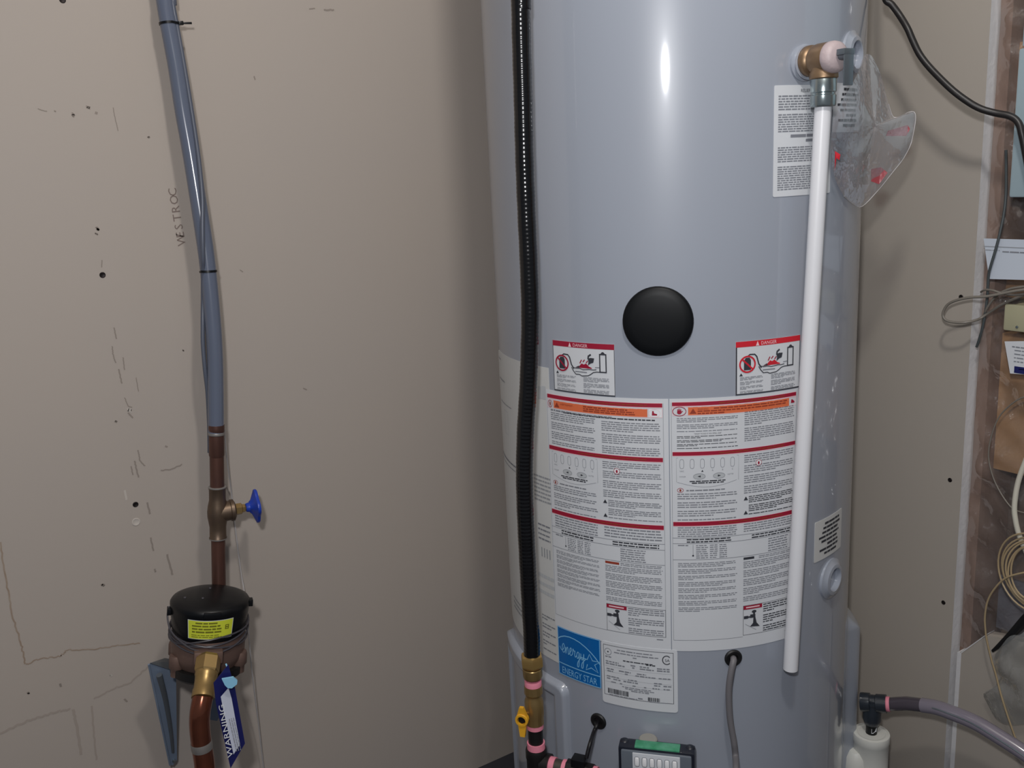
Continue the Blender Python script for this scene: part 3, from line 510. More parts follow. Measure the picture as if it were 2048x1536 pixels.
# ---- relief valve label, notice beside it, small notice low on the right
def plain(name, t0, t1, z0, z1, label, fn, rad=0.002, mt='paper'):
    lb = sheet(A_(t0), A_(t1), z0, z1, LO, rad=rad, step=0.008).build(name, M[mt], wh); lb['label'] = label
    p = Print(tk); fn(p, A_(t0), A_(t1), z0, z1); p.build('print', [M['ink'], M['ink2'], M['ink3']], lb)
def f1(p, a0, a1, z0, z1):
    o1 = LO + 0.0004; W_ = a1 - a0; H = z1 - z0
    p.text('RELIEF VALVE', a0 + W_ * .57, z1 - H * .064, 0.0040, 0, o1, 'CENTER', wide=1.0)
    for v0, v1, n in ((.085, .225, 6), (.25, .42, 8), (.545, .69, 7), (.72, .945, 11)): p.block(a0 + W_ * .06, a1 - W_ * .06, z1 - H * v0, z1 - H * v1, n, 1, o1, fill=0.5)
    p.line(a0 + W_ * .25, a0 + W_ * .85, z1 - H * .452, 0.0036, 1, o1, 0.02); p.line(a0 + W_ * .50, a0 + W_ * .80, z1 - H * .495, 0.0036, 1, o1, 0.02)
plain('valve_label', 0.479, 0.838, 1.1065, 1.2435, 'white printed label behind the top of the white pipe', f1)
def f2(p, a0, a1, z0, z1):
    W_ = a1 - a0
    for k, (u0, u1) in enumerate(((.3, .85), (.25, .88), (.22, .8), (.12, .84), (.2, .78), (.4, .8), (.15, .82), (.3, .75))): p.line(a0 + W_ * u0, a0 + W_ * u1, z1 - 0.0075 - 0.0066 * k, 0.0034, 0, LO + 0.0004, 0.012)
plain('notice_label', 0.846, 1.150, 1.184, 1.2465, 'small white bold-print notice right of the white pipe', f2)
plain('notice_label', 0.790, 1.074, 0.5815, 0.6435, 'small grey-white notice low on the right side', f2, mt='paper2')
# ---- black knock-out cap
ca = A_(-0.0635); cz = 0.9540; n = tn(ca)
MB().lathe([(0.0462, 0.0), (0.0464, 0.004), (0.0455, 0.0065), (0.043, 0.0080), (0.034, 0.0095), (0.020, 0.0106), (0.008, 0.0110), (0.0, 0.0110)], tk(ca, cz, -0.0035), n, 48).build('round_cap', M['blackcap'], wh, 50)['label'] = 'round black plastic cap'
# ---- fitting rings
def plug(th, z, hole=0.0172, flange=0.031):
    a = A_(th); MB().lathe([(flange, -0.012), (flange, 0.0022), (flange - 0.004, 0.0040), (hole + 0.006, 0.0075), (hole + 0.001, 0.0085), (hole, 0.0078), (hole, -0.004), (hole * 0.95, -0.0065), (0.0, -0.0065)], tk(a, z), tn(a), 40).build('port_ring', M['tank'], wh, 30)
plug(0.955, 0.5425); plug(1.0186, 1.2825); plug(0.640, 1.2700, 0.0150, 0.0225)
# ---- raised access covers
def cover(t0, t1, z0, z1, h, name, ramp, rec, rad=0.02):
    p = MB(); a0, a1 = A_(t0), A_(t1); st = 0.0026; nx = int((a1 - a0) / st); ny = int((z1 - z0) / st); vs = []
    def prof(d):
        if d <= 0: return -0.004
        if d < ramp: s = d / ramp; return h * (s * s * (3 - 2 * s))
        if not rec: return h
        if d < rec: return h
        if d < rec + 0.007: s = (d - rec) / 0.007; return h - (h * 0.55) * (s * s * (3 - 2 * s))
        return h * 0.45
    for j in range(ny + 1):
        for i in range(nx + 1):
            a, z = a0 + (a1 - a0) * i / nx, z0 + (z1 - z0) * j / ny
            dx, dz = min(a - a0, a1 - a), min(z - z0, z1 - z)
            d = rad - math.hypot(max(rad - dx, 0), max(rad - dz, 0)) if dx < rad and dz < rad else min(dx, dz)
            vs.append(tk(a, z, prof(d)))
    fs = [(j * (nx + 1) + i, j * (nx + 1) + i + 1, (j + 1) * (nx + 1) + i + 1, (j + 1) * (nx + 1) + i) for j in range(ny) for i in range(nx)]
    return p.add(vs, fs).build(name, M['tank'], wh, 60)
cover(-1.42, -0.603, 0.075, 0.3895, 0.011, 'access_cover', 0.006, 0.022)['label'] = 'embossed rectangular access cover low on the left side'
cover(1.42, 2.05, 0.06, 0.4185, 0.026, 'access_cover', 0.040, 0, 0.03)['label'] = 'raised access cover low on the right side'
# ---- grommets and wires out of the tank
def grommet(x, z, r, nm='grommet'):
    MB().lathe([(r, -0.002), (r * 1.0, 0.0018), (r * 0.86, 0.0034), (r * 0.55, 0.0030), (r * 0.42, 0.0005), (0.0, 0.0005)], tk(x, z), tn(x), 24).build(nm, M['rubber'], wh)
grommet(A_(0.2945), 0.4655, 0.0128); grommet(A_(-0.4195), 0.3460, 0.0128)
w1 = [tk(A_(0.2945), 0.4650, 0.0)] + [(0.8977, 0.8456, 0.4677), (0.8915, 0.8443, 0.4526), (0.8882, 0.8449, 0.4301), (0.8876, 0.8442, 0.4031), (0.8888, 0.8424, 0.3757), (0.8919, 0.8385, 0.3444), (0.8917, 0.8352, 0.3221)] + [(0.8618, 0.8061, 0.3272), (0.8609, 0.8070, 0.2993)]
MB().tube(cr(w1, 8), 0.0046, 10).build('lead_wire', M['wiregy'], wh)['label'] = 'grey lead wire dropping from the upper grommet'
w2 = [tk(A_(-0.424), 0.3450, 0.0)] + [(0.7633, 0.9912, 0.3438), (0.7573, 0.9899, 0.3377), (0.7381, 0.9739, 0.3366), (0.7306, 0.9708, 0.3266), (0.7267, 0.9699, 0.3171)]
MB().tube(cr(w2, 8), 0.0030, 10).build('lead_wire', M['wirebk'], wh)['label'] = 'black sensor wire from the lower grommet'

# ------------------------------------------------------------------ relief valve and its drain pipe
va = A_(0.640); vn = tn(va); vz = 1.2710
vb = tk(va, vz); vo = vb + vn * 0.0345                       # where the outlet leaves the body
rv = thing('relief_valve', vb, 'brass relief valve with a steel lever near the tank top', 'valve')
MB().lathe([(0.0115, -0.012), (0.0115, 0.0075)], vb, vn, 8).build('nipple', M['bronze'], rv)
MB().lathe([(0.0, 0.006), (0.0165, 0.006), (0.0188, 0.0090), (0.0188, 0.0150), (0.0170, 0.0175), (0.0156, 0.0190), (0.0156, 0.0210), (0.0180, 0.0225), (0.0190, 0.027), (0.0190, 0.042), (0.0184, 0.045), (0.0, 0.045)], vb, vn, 32).build('body', M['brassbody'], rv, 40)
MB().lathe([(0.0158, -0.004), (0.0158, -0.014), (0.0170, -0.016), (0.0174, -0.0225), (0.0166, -0.0235), (0.0, -0.0235)], vo, (0, 0, 1), 28).build('outlet', M['brassbody'], rv, 40)
MB().lathe([(0.0176, 0.044), (0.0192, 0.046), (0.0192, 0.051), (0.0178, 0.056), (0.0135, 0.0595), (0.0, 0.0605)], vb, vn, 30).build('test_seal', M['testlabel'], rv, 45)['label'] = 'white paper seal around the valve bonnet'
vs_ = Vector((-vn.y, vn.x, 0))
lv = MB(); c = vb + vn * 0.0640
lv.tube([vb + vn * 0.058, vb + vn * 0.071], 0.0045, 10)
lv.box(c + vn * 0.0045 + Vector((0, 0, 0.004)), vn * 0.0065, vs_ * 0.0085, (0, 0, 0.0035), bev=0.001)
lv.box(c + vn * 0.0095 + Vector((0, 0, -0.014)), vn * 0.0011, vs_ * 0.0075, (0, 0, 0.0210), bev=0.0008)
lv.build('lever', M['lever'], rv)
# steel adapter under the outlet
ad = MB(); at_ = vo + Vector((0, 0, -0.0225))
ad.lathe([(0.0, 0.0), (0.0148, 0.0), (0.0158, -0.0015), (0.0158, -0.0165), (0.0142, -0.0180), (0.0142, -0.0195), (0.0156, -0.0210), (0.0156, -0.0320), (0.0146, -0.0340), (0.0, -0.0340)], at_, (0, 0, 1), 32)
ad.build('steel_adapter', M['steel'], rv, 35)['label'] = 'shiny steel adapter above the white pipe'
pt = at_ + Vector((0, 0, -0.0338)); pe = Vector((0.9745, 0.8092, 0.4441))
dp = thing('drain_pipe', pe, 'long white plastic drain pipe hanging down in front of the tank', 'pipe')
ax_ = (pe - pt).normalized(); Lp = (pe - pt).length
MB().lathe([(0.0072, 0.004), (0.0102, 0.0), (0.01025, 0.004), (0.01025, Lp), (0.0090, Lp + 0.0004), (0.0090, Lp - 0.03)], pt, ax_, 32, cap=False).build('pipe_body', M['cpvc'], dp, 40)
MB().lathe([(0.0, Lp - 0.028), (0.00895, Lp - 0.028), (0.00895, Lp - 0.0005)], pt, ax_, 24, cap=False).build('pipe_bore', M['cpvcin'], dp)

# ------------------------------------------------------------------ document bag hanging at the tank's right edge
bg = thing('document_bag', (1.1430, 0.8426, 1.0837), 'clear plastic document bag with red print stuck to the tank', 'bag')
OUT = [(1.1282, 0.8290, 1.2837), (1.1360, 0.8267, 1.2785), (1.1456, 0.8220, 1.2597), (1.1579, 0.8220, 1.2372), (1.1649, 0.8207, 1.2189), (1.1726, 0.8184, 1.2023), (1.1777, 0.8111, 1.2017), (1.1881, 0.8048, 1.2070), (1.1920, 0.7990, 1.2059), (1.1929, 0.7976, 1.1960), (1.1919, 0.7991, 1.1796), (1.1902, 0.8017, 1.1632), (1.1812, 0.8061, 1.1450), (1.1699, 0.8137, 1.1276), (1.1552, 0.8258, 1.1035), (1.1357, 0.8356, 1.0835), (1.1126, 0.8331, 1.0883), (1.0856, 0.8275, 1.1006), (1.0628, 0.8243, 1.1228), (1.0435, 0.8165, 1.1491), (1.0325, 0.8095, 1.1743), (1.0343, 0.8072, 1.1989), (1.0471, 0.8071, 1.2203), (1.0653, 0.8079, 1.2389), (1.0892, 0.8144, 1.2582), (1.1125, 0.8249, 1.2785)]
ctr = sum((Vector(q) for q in OUT), Vector()) / len(OUT); bn = (CAM - ctr).normalized()
def crump(loop, c, n, rows, amp, seed, lift=0.0):
    rnd = random.Random(seed); lp = cr(loop, 3, True); N = len(lp); vs = [c + n * lift]; fs = []
    ph = [rnd.uniform(0, 6.28) for _ in range(8)]; ax, ay, _ = frame(n)
    for r in range(1, rows + 1):
        t = r / rows
        for k, q in enumerate(lp):
            pnt = c.lerp(q, t); u, v = (pnt - c).dot(ax), (pnt - c).dot(ay)
            fold = 0.5 * math.sin(75 * u + 30 * v + ph[0] + 1.5 * math.sin(40 * v)) + 0.35 * math.sin(-50 * u + 130 * v + ph[1] + 1.6 * math.sin(70 * u)) + 0.4 * math.sin(105 * u - 60 * v + ph[2]) + rnd.uniform(-0.15, 0.15)
            vs.append(pnt + n * (lift * (1 - t ** 3) + amp * fold * (1 - 0.6 * t)))
    for k in range(N): fs.append((0, 1 + k, 1 + (k + 1) % N))
    for r in range(rows - 1):
        for k in range(N):
            a, b = 1 + r * N + k, 1 + r * N + (k + 1) % N; fs.append((a, a + N, b + N, b))
    return MB().add(vs, fs)
crump(OUT, ctr, bn, 16, 0.0050, 3, 0.010).build('front_film', M['bag'], bg, 60)
def patch_on(pts, m, nm, off=0.012):
    MB().prism([Vector(q) + bn * off for q in pts], bn * 0.0004).build(nm, M[m], bg)
patch_on([(1.1691, 0.8235, 1.1835), (1.1850, 0.8041, 1.1900), (1.1868, 0.8013, 1.1845), (1.1842, 0.8051, 1.1755), (1.1681, 0.8249, 1.1769)], 'bagprint', 'red_print', 0.006)
patch_on([(1.1456, 0.8305, 1.1337), (1.1571, 0.8231, 1.1358), (1.1621, 0.8160, 1.1280), (1.1545, 0.8233, 1.1130), (1.1435, 0.8283, 1.1176)], 'bagprint', 'red_print', 0.006)
patch_on([(1.0341, 0.8041, 1.1603), (1.0399, 0.8000, 1.1556), (1.0393, 0.8008, 1.1487), (1.0354, 0.8025, 1.1514), (1.0385, 0.8067, 1.1351)], 'red2', 'red_print', 0.004)
hem = [Vector(q) + bn * 0.001 for q in OUT[4:18]]
MB().tube(cr(hem, 4), 0.0005, 5).build('hem', M['seal'], bg)

# ------------------------------------------------------------------ gas line down the left front of the tank
GP = [(0.7046, 1.0203, 1.3958), (0.7038, 1.0209, 1.3612), (0.7028, 1.0216, 1.3084), (0.7019, 1.0223, 1.2424), (0.7006, 1.0231, 1.1684), (0.7002, 1.0234, 1.0987), (0.7002, 1.0234, 1.0403), (0.6994, 1.0240, 0.9740), (0.6968, 1.0257, 0.9199), (0.6931, 1.0282, 0.8648), (0.6882, 1.0315, 0.8086), (0.6848, 1.0337, 0.7512), (0.6835, 1.0346, 0.7000), (0.6833, 1.0348, 0.6326), (0.6834, 1.0347, 0.5559), (0.6838, 1.0344, 0.5010), (0.6828, 1.0350, 0.4596)]
GP = [(GP[0][0], GP[0][1] + 0.01, 2.44), (GP[0][0], GP[0][1] + 0.005, 1.9)] + GP
path = cr(GP, 40); total = [0.0]
for a, b in zip(path[:-1], path[1:]): total.append(total[-1] + (b - a).length)
PT = 0.0054; pts, rad = [], []; s = 0.0; i = 0; nst = int(total[-1] / (PT / 4))
for k in range(nst + 1):
    s = total[-1] * k / nst
    while i < len(total) - 2 and total[i + 1] < s: i += 1
    q = (s - total[i]) / max(total[i + 1] - total[i], 1e-9); pts.append(path[i].lerp(path[i + 1], q))
    ph = s / PT * 2 * math.pi; rad.append(0.01205 + 0.00016 * math.sin(ph) + 0.00012 * math.sin(ph * 0.137 + 1))
gl = thing('gas_line', GP[-1], 'black corrugated flexible gas line running down the left of the tank', 'pipe')
MB().tube(pts, rad, 20).build('hose', M['jacket'], gl, 80)
def seg(mb, p, q, r0, r1=None, n=24, m=0): mb.lathe([(0.0, 0.0), (r0, 0.0), (r1 or r0, (Vector(q) - Vector(p)).length), (0.0, (Vector(q) - Vector(p)).length)], p, Vector(q) - Vector(p), n, m); return mb
G = [(0.6835, 1.0346, 0.4692), (0.6829, 1.0350, 0.4532), (0.6825, 1.0353, 0.4412), (0.6820, 1.0356, 0.4291), (0.6816, 1.0358, 0.4185), (0.6811, 1.0362, 0.4031), (0.6794, 1.0373, 0.3579), (0.6792, 1.0375, 0.3513), (0.6783, 1.0381, 0.3263), (0.6777, 1.0384, 0.3104), (0.6774, 1.0386, 0.3037)]
g = [Vector((GP[-1][0], GP[-1][1], q[2])) for q in G]
nt_ = MB(); nt_.lathe([(0.0125, 0.001), (0.0160, 0.0), (0.0172, -0.004), (0.0172, -0.0150), (0.0150, -0.0185), (0.0, -0.0185)], g[0], (0, 0, 1), 6)
nt_.build('nut', M['brass'], gl, 20)['label'] = 'hexagonal brass nut'
MB().lathe([(0.0142, 0.0), (0.0148, -0.001), (0.0146, -0.012), (0.0136, -0.0155), (0.0, -0.0155)], g[1] + Vector((0, 0, -0.004)), (0, 0, 1), 12).build('collar', M['brassdk'], gl, 30)
# ball valve
gv = thing('gas_valve', g[6], 'brass gas shutoff valve with a yellow lever', 'valve')
MB().lathe([(0.0, 0.0), (0.0122, 0.0), (0.0126, -0.001), (0.0126, -0.0082), (0.0, -0.0082)], g[3], (0, 0, 1), 24).build('thread_seal', M['pink'], gv)['label'] = 'pink thread seal'
hgt = (g[4] - g[6]).length
bz = g[4].z - g[6].z
MB().lathe([(0.0, 0.002), (0.0134, 0.002), (0.0138, -0.010), (0.0118, -0.013), (0.0118, -0.017), (0.0140, -0.022), (0.0142, -bz + 0.016), (0.0134, -bz + 0.012), (0.0136, -bz + 0.001), (0.0, -bz)], g[4], (0, 0, 1), 14).build('body', M['brassdk'], gv, 25)
MB().lathe([(0.0, 0.0), (0.0128, 0.0), (0.0126, -0.0070), (0.0, -0.0072)], g[6] + Vector((0, 0, 0.0002)), (0, 0, 1), 24).build('thread_seal', M['pink'], gv)
hc = Vector((0.6724, 1.0419, 0.3766)); hd = (Vector((CAM.x, CAM.y, hc.z)) - hc).normalized(); hd = (hd + Vector((-0.28, 0.2, 0))).normalized()
hf = hc + hd * 0.020; hs = Vector((0, 0, 1)).cross(hd).normalized(); up = Vector((0, 0, 1))
MB().tube([hc + hd * 0.004, hf], 0.0055, 14).build('stem', M['brassdk'], gv)
hb = MB()
hb.lathe([(0.0095, -0.006), (0.0100, 0.0015), (0.0092, 0.0030), (0.0064, 0.0030), (0.0062, -0.002), (0.0, -0.002)], hf, hd, 28, 0)
for sgn, Ln, wd, tl in ((1, 0.0200, 0.0044, 0.0030), (-1, 0.0270, 0.0042, 0.0036)):
    hb.prism([hf - hd * 0.005 + hs * wd * 1.7 * (1 if sgn > 0 else 0.9) + up * sgn * 0.006, hf - hd * 0.004 + hs * tl + up * sgn * Ln, hf - hd * 0.004 - hs * tl + up * sgn * Ln, hf - hd * 0.005 - hs * wd * 1.7 * (1 if sgn > 0 else 0.9) + up * sgn * 0.006], hd * 0.0055)
hb.build('lever', M['yellow'], gv, 30)
MB().lathe([(0.0, -0.003), (0.0058, -0.003), (0.0058, 0.0005), (0.0030, 0.0008), (0.0, 0.0008)], hf, hd, 6).build('lever_nut', M['blackiron'], gv)
# tee and branch to the control
gt = thing('gas_tee', (g[10][0], g[10][1], 0.30), 'black iron gas tee with pink thread seals at the bottom', 'pipe')
MB().lathe([(0.0, 0.0), (0.0112, 0.0), (0.0112, -0.030), (0.0, -0.030)], g[6] + Vector((0, 0, -0.0066)), (0, 0, 1), 20).build('nipple', M['blackiron'], gt)
sz = g[8].z
MB().lathe([(0.0, 0.0008), (0.0134, 0.0008), (0.0136, -0.011), (0.0, -0.0115)], g[8], (0, 0, 1), 24).build('thread_seal', M['pink'], gt)
tz = Vector((0.6764, 1.0393, 0.2834)).z - 0.006
MB().lathe([(0.0, 0.003), (0.0150, 0.003), (0.0162, 0.0), (0.0162, -0.012), (0.0152, -0.014), (0.0152, -0.064), (0.0162, -0.066), (0.0162, -0.078), (0.0, -0.078)], (g[9][0], g[9][1], g[9].z + 0.004), (0, 0, 1), 24).build('tee_body', M['blackiron'], gt, 35)
bd = Vector((0.7494, 0.9308, 0.3055)); b0 = Vector((g[10][0], g[10][1], 0.2934)); br = bd - b0; br.z = 0; BL = br.length; br.normalize()
def bseg(nm, s0, s1, r, m, n=24, lab=None):
    o_ = MB().lathe([(0.0, 0.0), (r, 0.0), (r, s1 - s0), (0.0, s1 - s0)], b0 + br * s0, br, n).build(nm, M[m], gt); 
    if lab: o_['label'] = lab
bseg('branch', 0.008, 0.0215, 0.0158, 'blackiron'); bseg('thread_seal', 0.0205, 0.0300, 0.0126, 'pink'); bseg('nipple', 0.0300, 0.0430, 0.0110, 'iron_edge'); bseg('thread_seal', 0.0420, 0.0490, 0.0126, 'pink')
bseg('union', 0.0485, 0.0890, 0.0150, 'blackiron', 8); bseg('thread_seal', 0.0890, 0.0950, 0.0124, 'pink'); bseg('nipple', 0.0950, BL + 0.02, 0.0108, 'blackiron')
ub = b0 + br * 0.0680 + Vector((0, 0, 0.0170)); MB().box(ub, br * 0.0105, br.cross(Vector((0, 0, 1))) * 0.009, (0, 0, 0.0065), bev=0.001).build('sensor_block', M['black'], gt)
MB().box(b0 + br * 0.068 + br.cross(Vector((0, 0, 1))) * 0.0150, br * 0.0095, br.cross(Vector((0, 0, 1))) * 0.001, (0, 0, 0.007), bev=0.0005).build('name_plate', M['steel'], gt)

# ------------------------------------------------------------------ gas control at the bottom
ga = A_(-0.088); gn = tn(ga); gs = Vector((-gn.y, gn.x, 0)); gc = tk(ga, 0.0)
gk = thing('gas_control', gc + gn * 0.03 + Vector((0, 0, 0.20)), 'dark gas control box with a green strip and six light windows', 'control box')
ztop = 0.3455
def gp(s, d, z): return gc + gs * s + gn * d + Vector((0, 0, z))
GW = 0.0545; D0, D1 = 0.017, 0.041
MB().box(gp(0, (D0 + D1) / 2, ztop - 0.070), gs * GW, gn * ((D1 - D0) / 2), (0, 0, 0.070), bev=0.005).build('case', M['ctrl'], gk)
MB().box(gp(0, 0.0095, ztop - 0.080), gs * 0.035, gn * 0.0090, (0, 0, 0.035), bev=0.002).build('mount', M['ctrl'], gk)
for sx in (-1, 1): MB().ball(gp(sx * (GW - 0.008), D0 + 0.008, ztop - 0.002), (0.0075, 0.0075, 0.0045)).build('corner_boss', M['ctrl'], gk)
MB().box(gp(0.001, (D0 + D1) / 2 + 0.0018, ztop - 0.0003), gs * 0.0320, gn * 0.0088, (0, 0, 0.0016), bev=0.0012).build('green_strip', M['green'], gk)['label'] = 'green label strip on the top edge'
MB().box(gp(0, D1 + 0.0005, ztop - 0.047), gs * 0.0500, gn * 0.003, (0, 0, 0.0435), bev=0.003).build('bezel', M['ctrlgrey'], gk)
fz = ztop - 0.0050; DF = D1 + 0.0040
pm = lambda a, b, o=0.0: gp(a, DF + 0.0015 + o, b)
MB().box(gp(0.0005, DF, fz - 0.035), gs * 0.0335, gn * 0.0012, (0, 0, 0.035), bev=0.0008).build('front_panel', M['membrane'], gk)
p = Print(pm)
for k in range(6):
    q = -0.0265 + k * 0.0106
    MB().box(gp(q, DF + 0.0012, fz - 0.0130), gs * 0.0028, gn * 0.0012, (0, 0, 0.0066), bev=0.0011).build('light_window', M['lens'], gk)
    p.stroke([(q + 0.0038 * math.copysign(abs(math.cos(u)) ** 0.6, math.cos(u)), fz - 0.0130 + 0.0078 * math.copysign(abs(math.sin(u)) ** 0.6, math.sin(u))) for u in [2 * math.pi * j / 20 for j in range(20)]], 0.0009, 0, 0, True)
    if k == 0: p.text('VAC', q, fz - 0.0258, 0.0030, 1, 0, 'CENTER')
    elif k == 2: p.poly([(q - 0.0018, fz - 0.0260), (q + 0.0018, fz - 0.0260), (q, fz - 0.0232)], 1, 0)
    elif k >= 3: p.text('ABC'[k - 3], q, fz - 0.0258, 0.0030, 1, 0, 'CENTER')
p.disc(-0.0095, fz - 0.0350, 0.0105, 1, 0.0002, ry=0.0058); p.disc(0.0135, fz - 0.0350, 0.0105, 1, 0.0002, ry=0.0058)
p.build('print', [M['ink3'], M['ctrl']], gk)
MB().lathe([(0.0, -0.020), (0.0135, -0.020), (0.0135, 0.003), (0.012, 0.0045), (0.0, 0.0045)], gp(-0.014, 0.0140, ztop - 0.0045), (0, 0, 1), 24).build('round_knob', M['beige'], gk)['label'] = 'beige round knob behind the green strip'

# ------------------------------------------------------------------ grey water pipe on the left wall
WP = [(0.3758, 1.4062, 1.4460), (0.3743, 1.4039, 1.4071), (0.3750, 1.4022, 1.3763), (0.3777, 1.3992, 1.3215), (0.3784, 1.3944, 1.2608), (0.3802, 1.3905, 1.2108), (0.3812, 1.3869, 1.1644), (0.3819, 1.3832, 1.1153), (0.3824, 1.3805, 1.0727), (0.3818, 1.3781, 1.0348), (0.3795, 1.3747, 0.9792), (0.3755, 1.3712, 0.9210), (0.3692, 1.3688, 0.8623), (0.3610, 1.3662, 0.7971)]
WP = [(WP[0][0] - 0.012, WP[0][1] + 0.012, 2.44), (WP[0][0] - 0.010, WP[0][1] + 0.008, 1.9)] + WP
wp = MB().tube(cr(WP, 10), 0.0115, 24).build('water_pipe', M['pex'], None, 60); tag(wp, 'grey plastic water pipe leaning down the left wall', 'pipe')
SW = [(0.3860, 1.3992, 1.4454), (0.3832, 1.3969, 1.4064), (0.3848, 1.3972, 1.3760), (0.3865, 1.3912, 1.3207), (0.3877, 1.3854, 1.2600), (0.3876, 1.3795, 1.2101), (0.3857, 1.3724, 1.1708), (0.3831, 1.3683, 1.1363), (0.3782, 1.3658, 1.1018), (0.3749, 1.3650, 1.0740), (0.3733, 1.3672, 1.0527), (0.3730, 1.3731, 1.0360), (0.3700, 1.3806, 0.9945), (0.3647, 1.3784, 0.9587), (0.3610, 1.3766, 0.9299), (0.3590, 1.3750, 0.8931), (0.3592, 1.3776, 0.8587), (0.3570, 1.3800, 0.8166), (0.3539, 1.3812, 0.7821), (0.3526, 1.3832, 0.7664)]
SW = [(WP[0][0] + 0.014, WP[0][1] - 0.004, 2.44), (WP[1][0] + 0.014, WP[1][1] - 0.005, 1.9)] + SW
o = MB().tube(cr(SW, 8), 0.0031, 10).build('signal_cable', M['pexwire'], None, 60); tag(o, 'thin grey cable strapped along the grey water pipe', 'cable')
def tie(c, ax, c2, r1, r2, tail, label):
    ax = Vector(ax).normalized(); x = Vector((1, 0, 0)); x = (x - ax * x.dot(ax)).normalized(); y = ax.cross(x)
    loop = []
    for k in range(28):
        d = x * math.cos(2 * math.pi * k / 28) + y * math.sin(2 * math.pi * k / 28)
        loop.append(max([Vector(c) + d * r1, Vector(c2) + d * r2], key=lambda q: (q - Vector(c)).dot(d)))
    m_ = MB(); R = [[q + ax * a + (q - Vector(c)).normalized() * b for a, b in ((-0.0016, -0.0003), (0.0016, -0.0003), (0.0016, 0.0009), (-0.0016, 0.0009))] for q in loop]
    m_.rings(R, 0, closed=True)
    t = thing('cable_tie', c, label, 'cable tie', 'black cable ties on the grey pipe')
    m_.build('strap', M['black'], t)
    h = Vector(c2) + x * (r2 + 0.002) - y * 0.002 * (1 if y.y > 0 else -1)
    MB().box(h, x * 0.0032, y * 0.0025, ax * 0.0026, bev=0.0006).build('lock_head', M['black'], t)
    if tail: MB().box(h + x * 0.0085, x * 0.0065, y * 0.0009, ax * 0.0014 + x * 0.0, bev=0.0003).build('tail', M['black'], t)
tie((0.3750, 1.4022, 1.3763), Vector(WP[5]) - Vector(WP[3]), (0.3848, 1.3972, 1.3760), 0.0116, 0.0034, True, 'upper black cable tie with a tail on the grey pipe')
tie((0.3818, 1.3781, 1.0348), Vector(WP[12]) - Vector(WP[10]), (0.3737, 1.3731, 1.0359), 0.0116, 0.0034, False, 'lower black cable tie without a tail on the grey pipe')
# copper with the stop valve
YP = YB - 0.075
def lp(x, y, o=0.075): pass
CU = [(0.3630, 1.3662, 0.8106), (0.3619, 1.3662, 0.8016), (0.3615, 1.3662, 0.7986), (0.3613, 1.3662, 0.7963), (0.3517, 1.3662, 0.7166)]; CL = [(0.3465, 1.3662, 0.6350), (0.3379, 1.3662, 0.5624), (0.3336, 1.3662, 0.5265)]
cx = CU[0][0]
cp = thing('copper_pipe', (cx, YP, CL[2][2]), 'dull copper pipe joining the grey pipe to the meter', 'pipe')
u0, u1 = Vector(CU[0]), Vector(CL[2]); ud = (u1 - u0).normalized()
def ul(z): return u0 + (u1 - u0) * ((z - u0.z) / (u1.z - u0.z))
zs = [q[2] for q in CU] + [q[2] for q in CL]
MB().lathe([(0.0117, 0), (0.0119, 0.004), (0.0119, 0.009), (0.0108, 0.0115)], u0, ud, 24).build('crimp_sleeve', M['copper'], cp)
MB().lathe([(0.0122, 0), (0.0124, 0.0008), (0.0124, 0.0030), (0.0122, 0.0038)], ul(zs[2] + 0.001), ud, 24).build('white_ring', M['solder'], cp)['label'] = 'pale ring on the copper pipe'
MB().tube([ul(zs[3] + 0.001), ul(zs[3] - 0.03), ul(zs[4] - 0.004)], 0.0104, 20).build('upper_tube', M['copper'], cp)
MB().lathe([(0.0112, 0.0), (0.0114, 0.03), (0.0104, 0.033)], ul(zs[3] - 0.001), ud, 20).build('coupling', M['copper'], cp)
MB().tube([ul(zs[5] + 0.004), ul(zs[5] - 0.04), ul(zs[6]), ul(zs[7]), ul(zs[7]) + Vector((0.002, -0.016, -0.012)), ul(zs[7]) + Vector((0.002, -0.03, -0.014))], 0.0103, 20).build('lower_tube', M['copper'], cp)
sv = thing('stop_valve', ul(zs[5]), 'bronze stop valve with a blue wheel handle on the copper pipe', 'valve')
Zt, Zb = zs[4], zs[5]; zc = Vector((0.3526, 1.3662, 0.6767)).z; Hh = Zt - Zb
bd_ = MB(); bd_.lathe([(0.0118, 0.0), (0.0128, 0.0008), (0.0128, 0.0030), (0.0122, 0.0040), (0.0122, 0.020), (0.0142, 0.029), (0.0152, 0.038), (0.0150, 0.046), (0.0136, 0.054), (0.0122, 0.062), (0.0122, Hh - 0.004), (0.0130, Hh - 0.003), (0.0130, Hh - 0.0008), (0.0118, Hh)], ul(Zt), ud, 26)
bd_.build('body', M['bronze'], sv, 45)
for z_ in (Zt + 0.0006, Zb + 0.0030): MB().lathe([(0.0124, 0.0), (0.0132, 0.0006), (0.0132, 0.0020), (0.0124, 0.0026)], ul(z_), ud, 22).build('solder_ring', M['solder'], sv)
sx_ = Vector((1, -0.12, -0.03)).normalized(); so = ul(zc)
MB().lathe([(0.0150, 0.002), (0.0150, 0.018), (0.0165, 0.019), (0.0165, 0.0235), (0.0120, 0.026), (0.0085, 0.0265)], so, sx_, 20).build('bonnet', M['bronze'], sv, 35)
MB().lathe([(0.0078, 0.024), (0.0090, 0.0265), (0.0090, 0.0350), (0.0066, 0.0362), (0.0066, 0.040), (0.0038, 0.041), (0.0036, 0.050), (0.0, 0.050)], so, sx_, 6).build('packing_nut', M['brassdk'], sv, 25)
hw = MB(); hx_, hy_, _ = frame(sx_); hcx = so + sx_ * 0.0515
rim = []
N = 48
for k in range(N):
    u = 2 * math.pi * k / N; lobe = 0.0235 + 0.0028 * math.cos(4 * u + 0.6)
    rim.append((lobe, u))
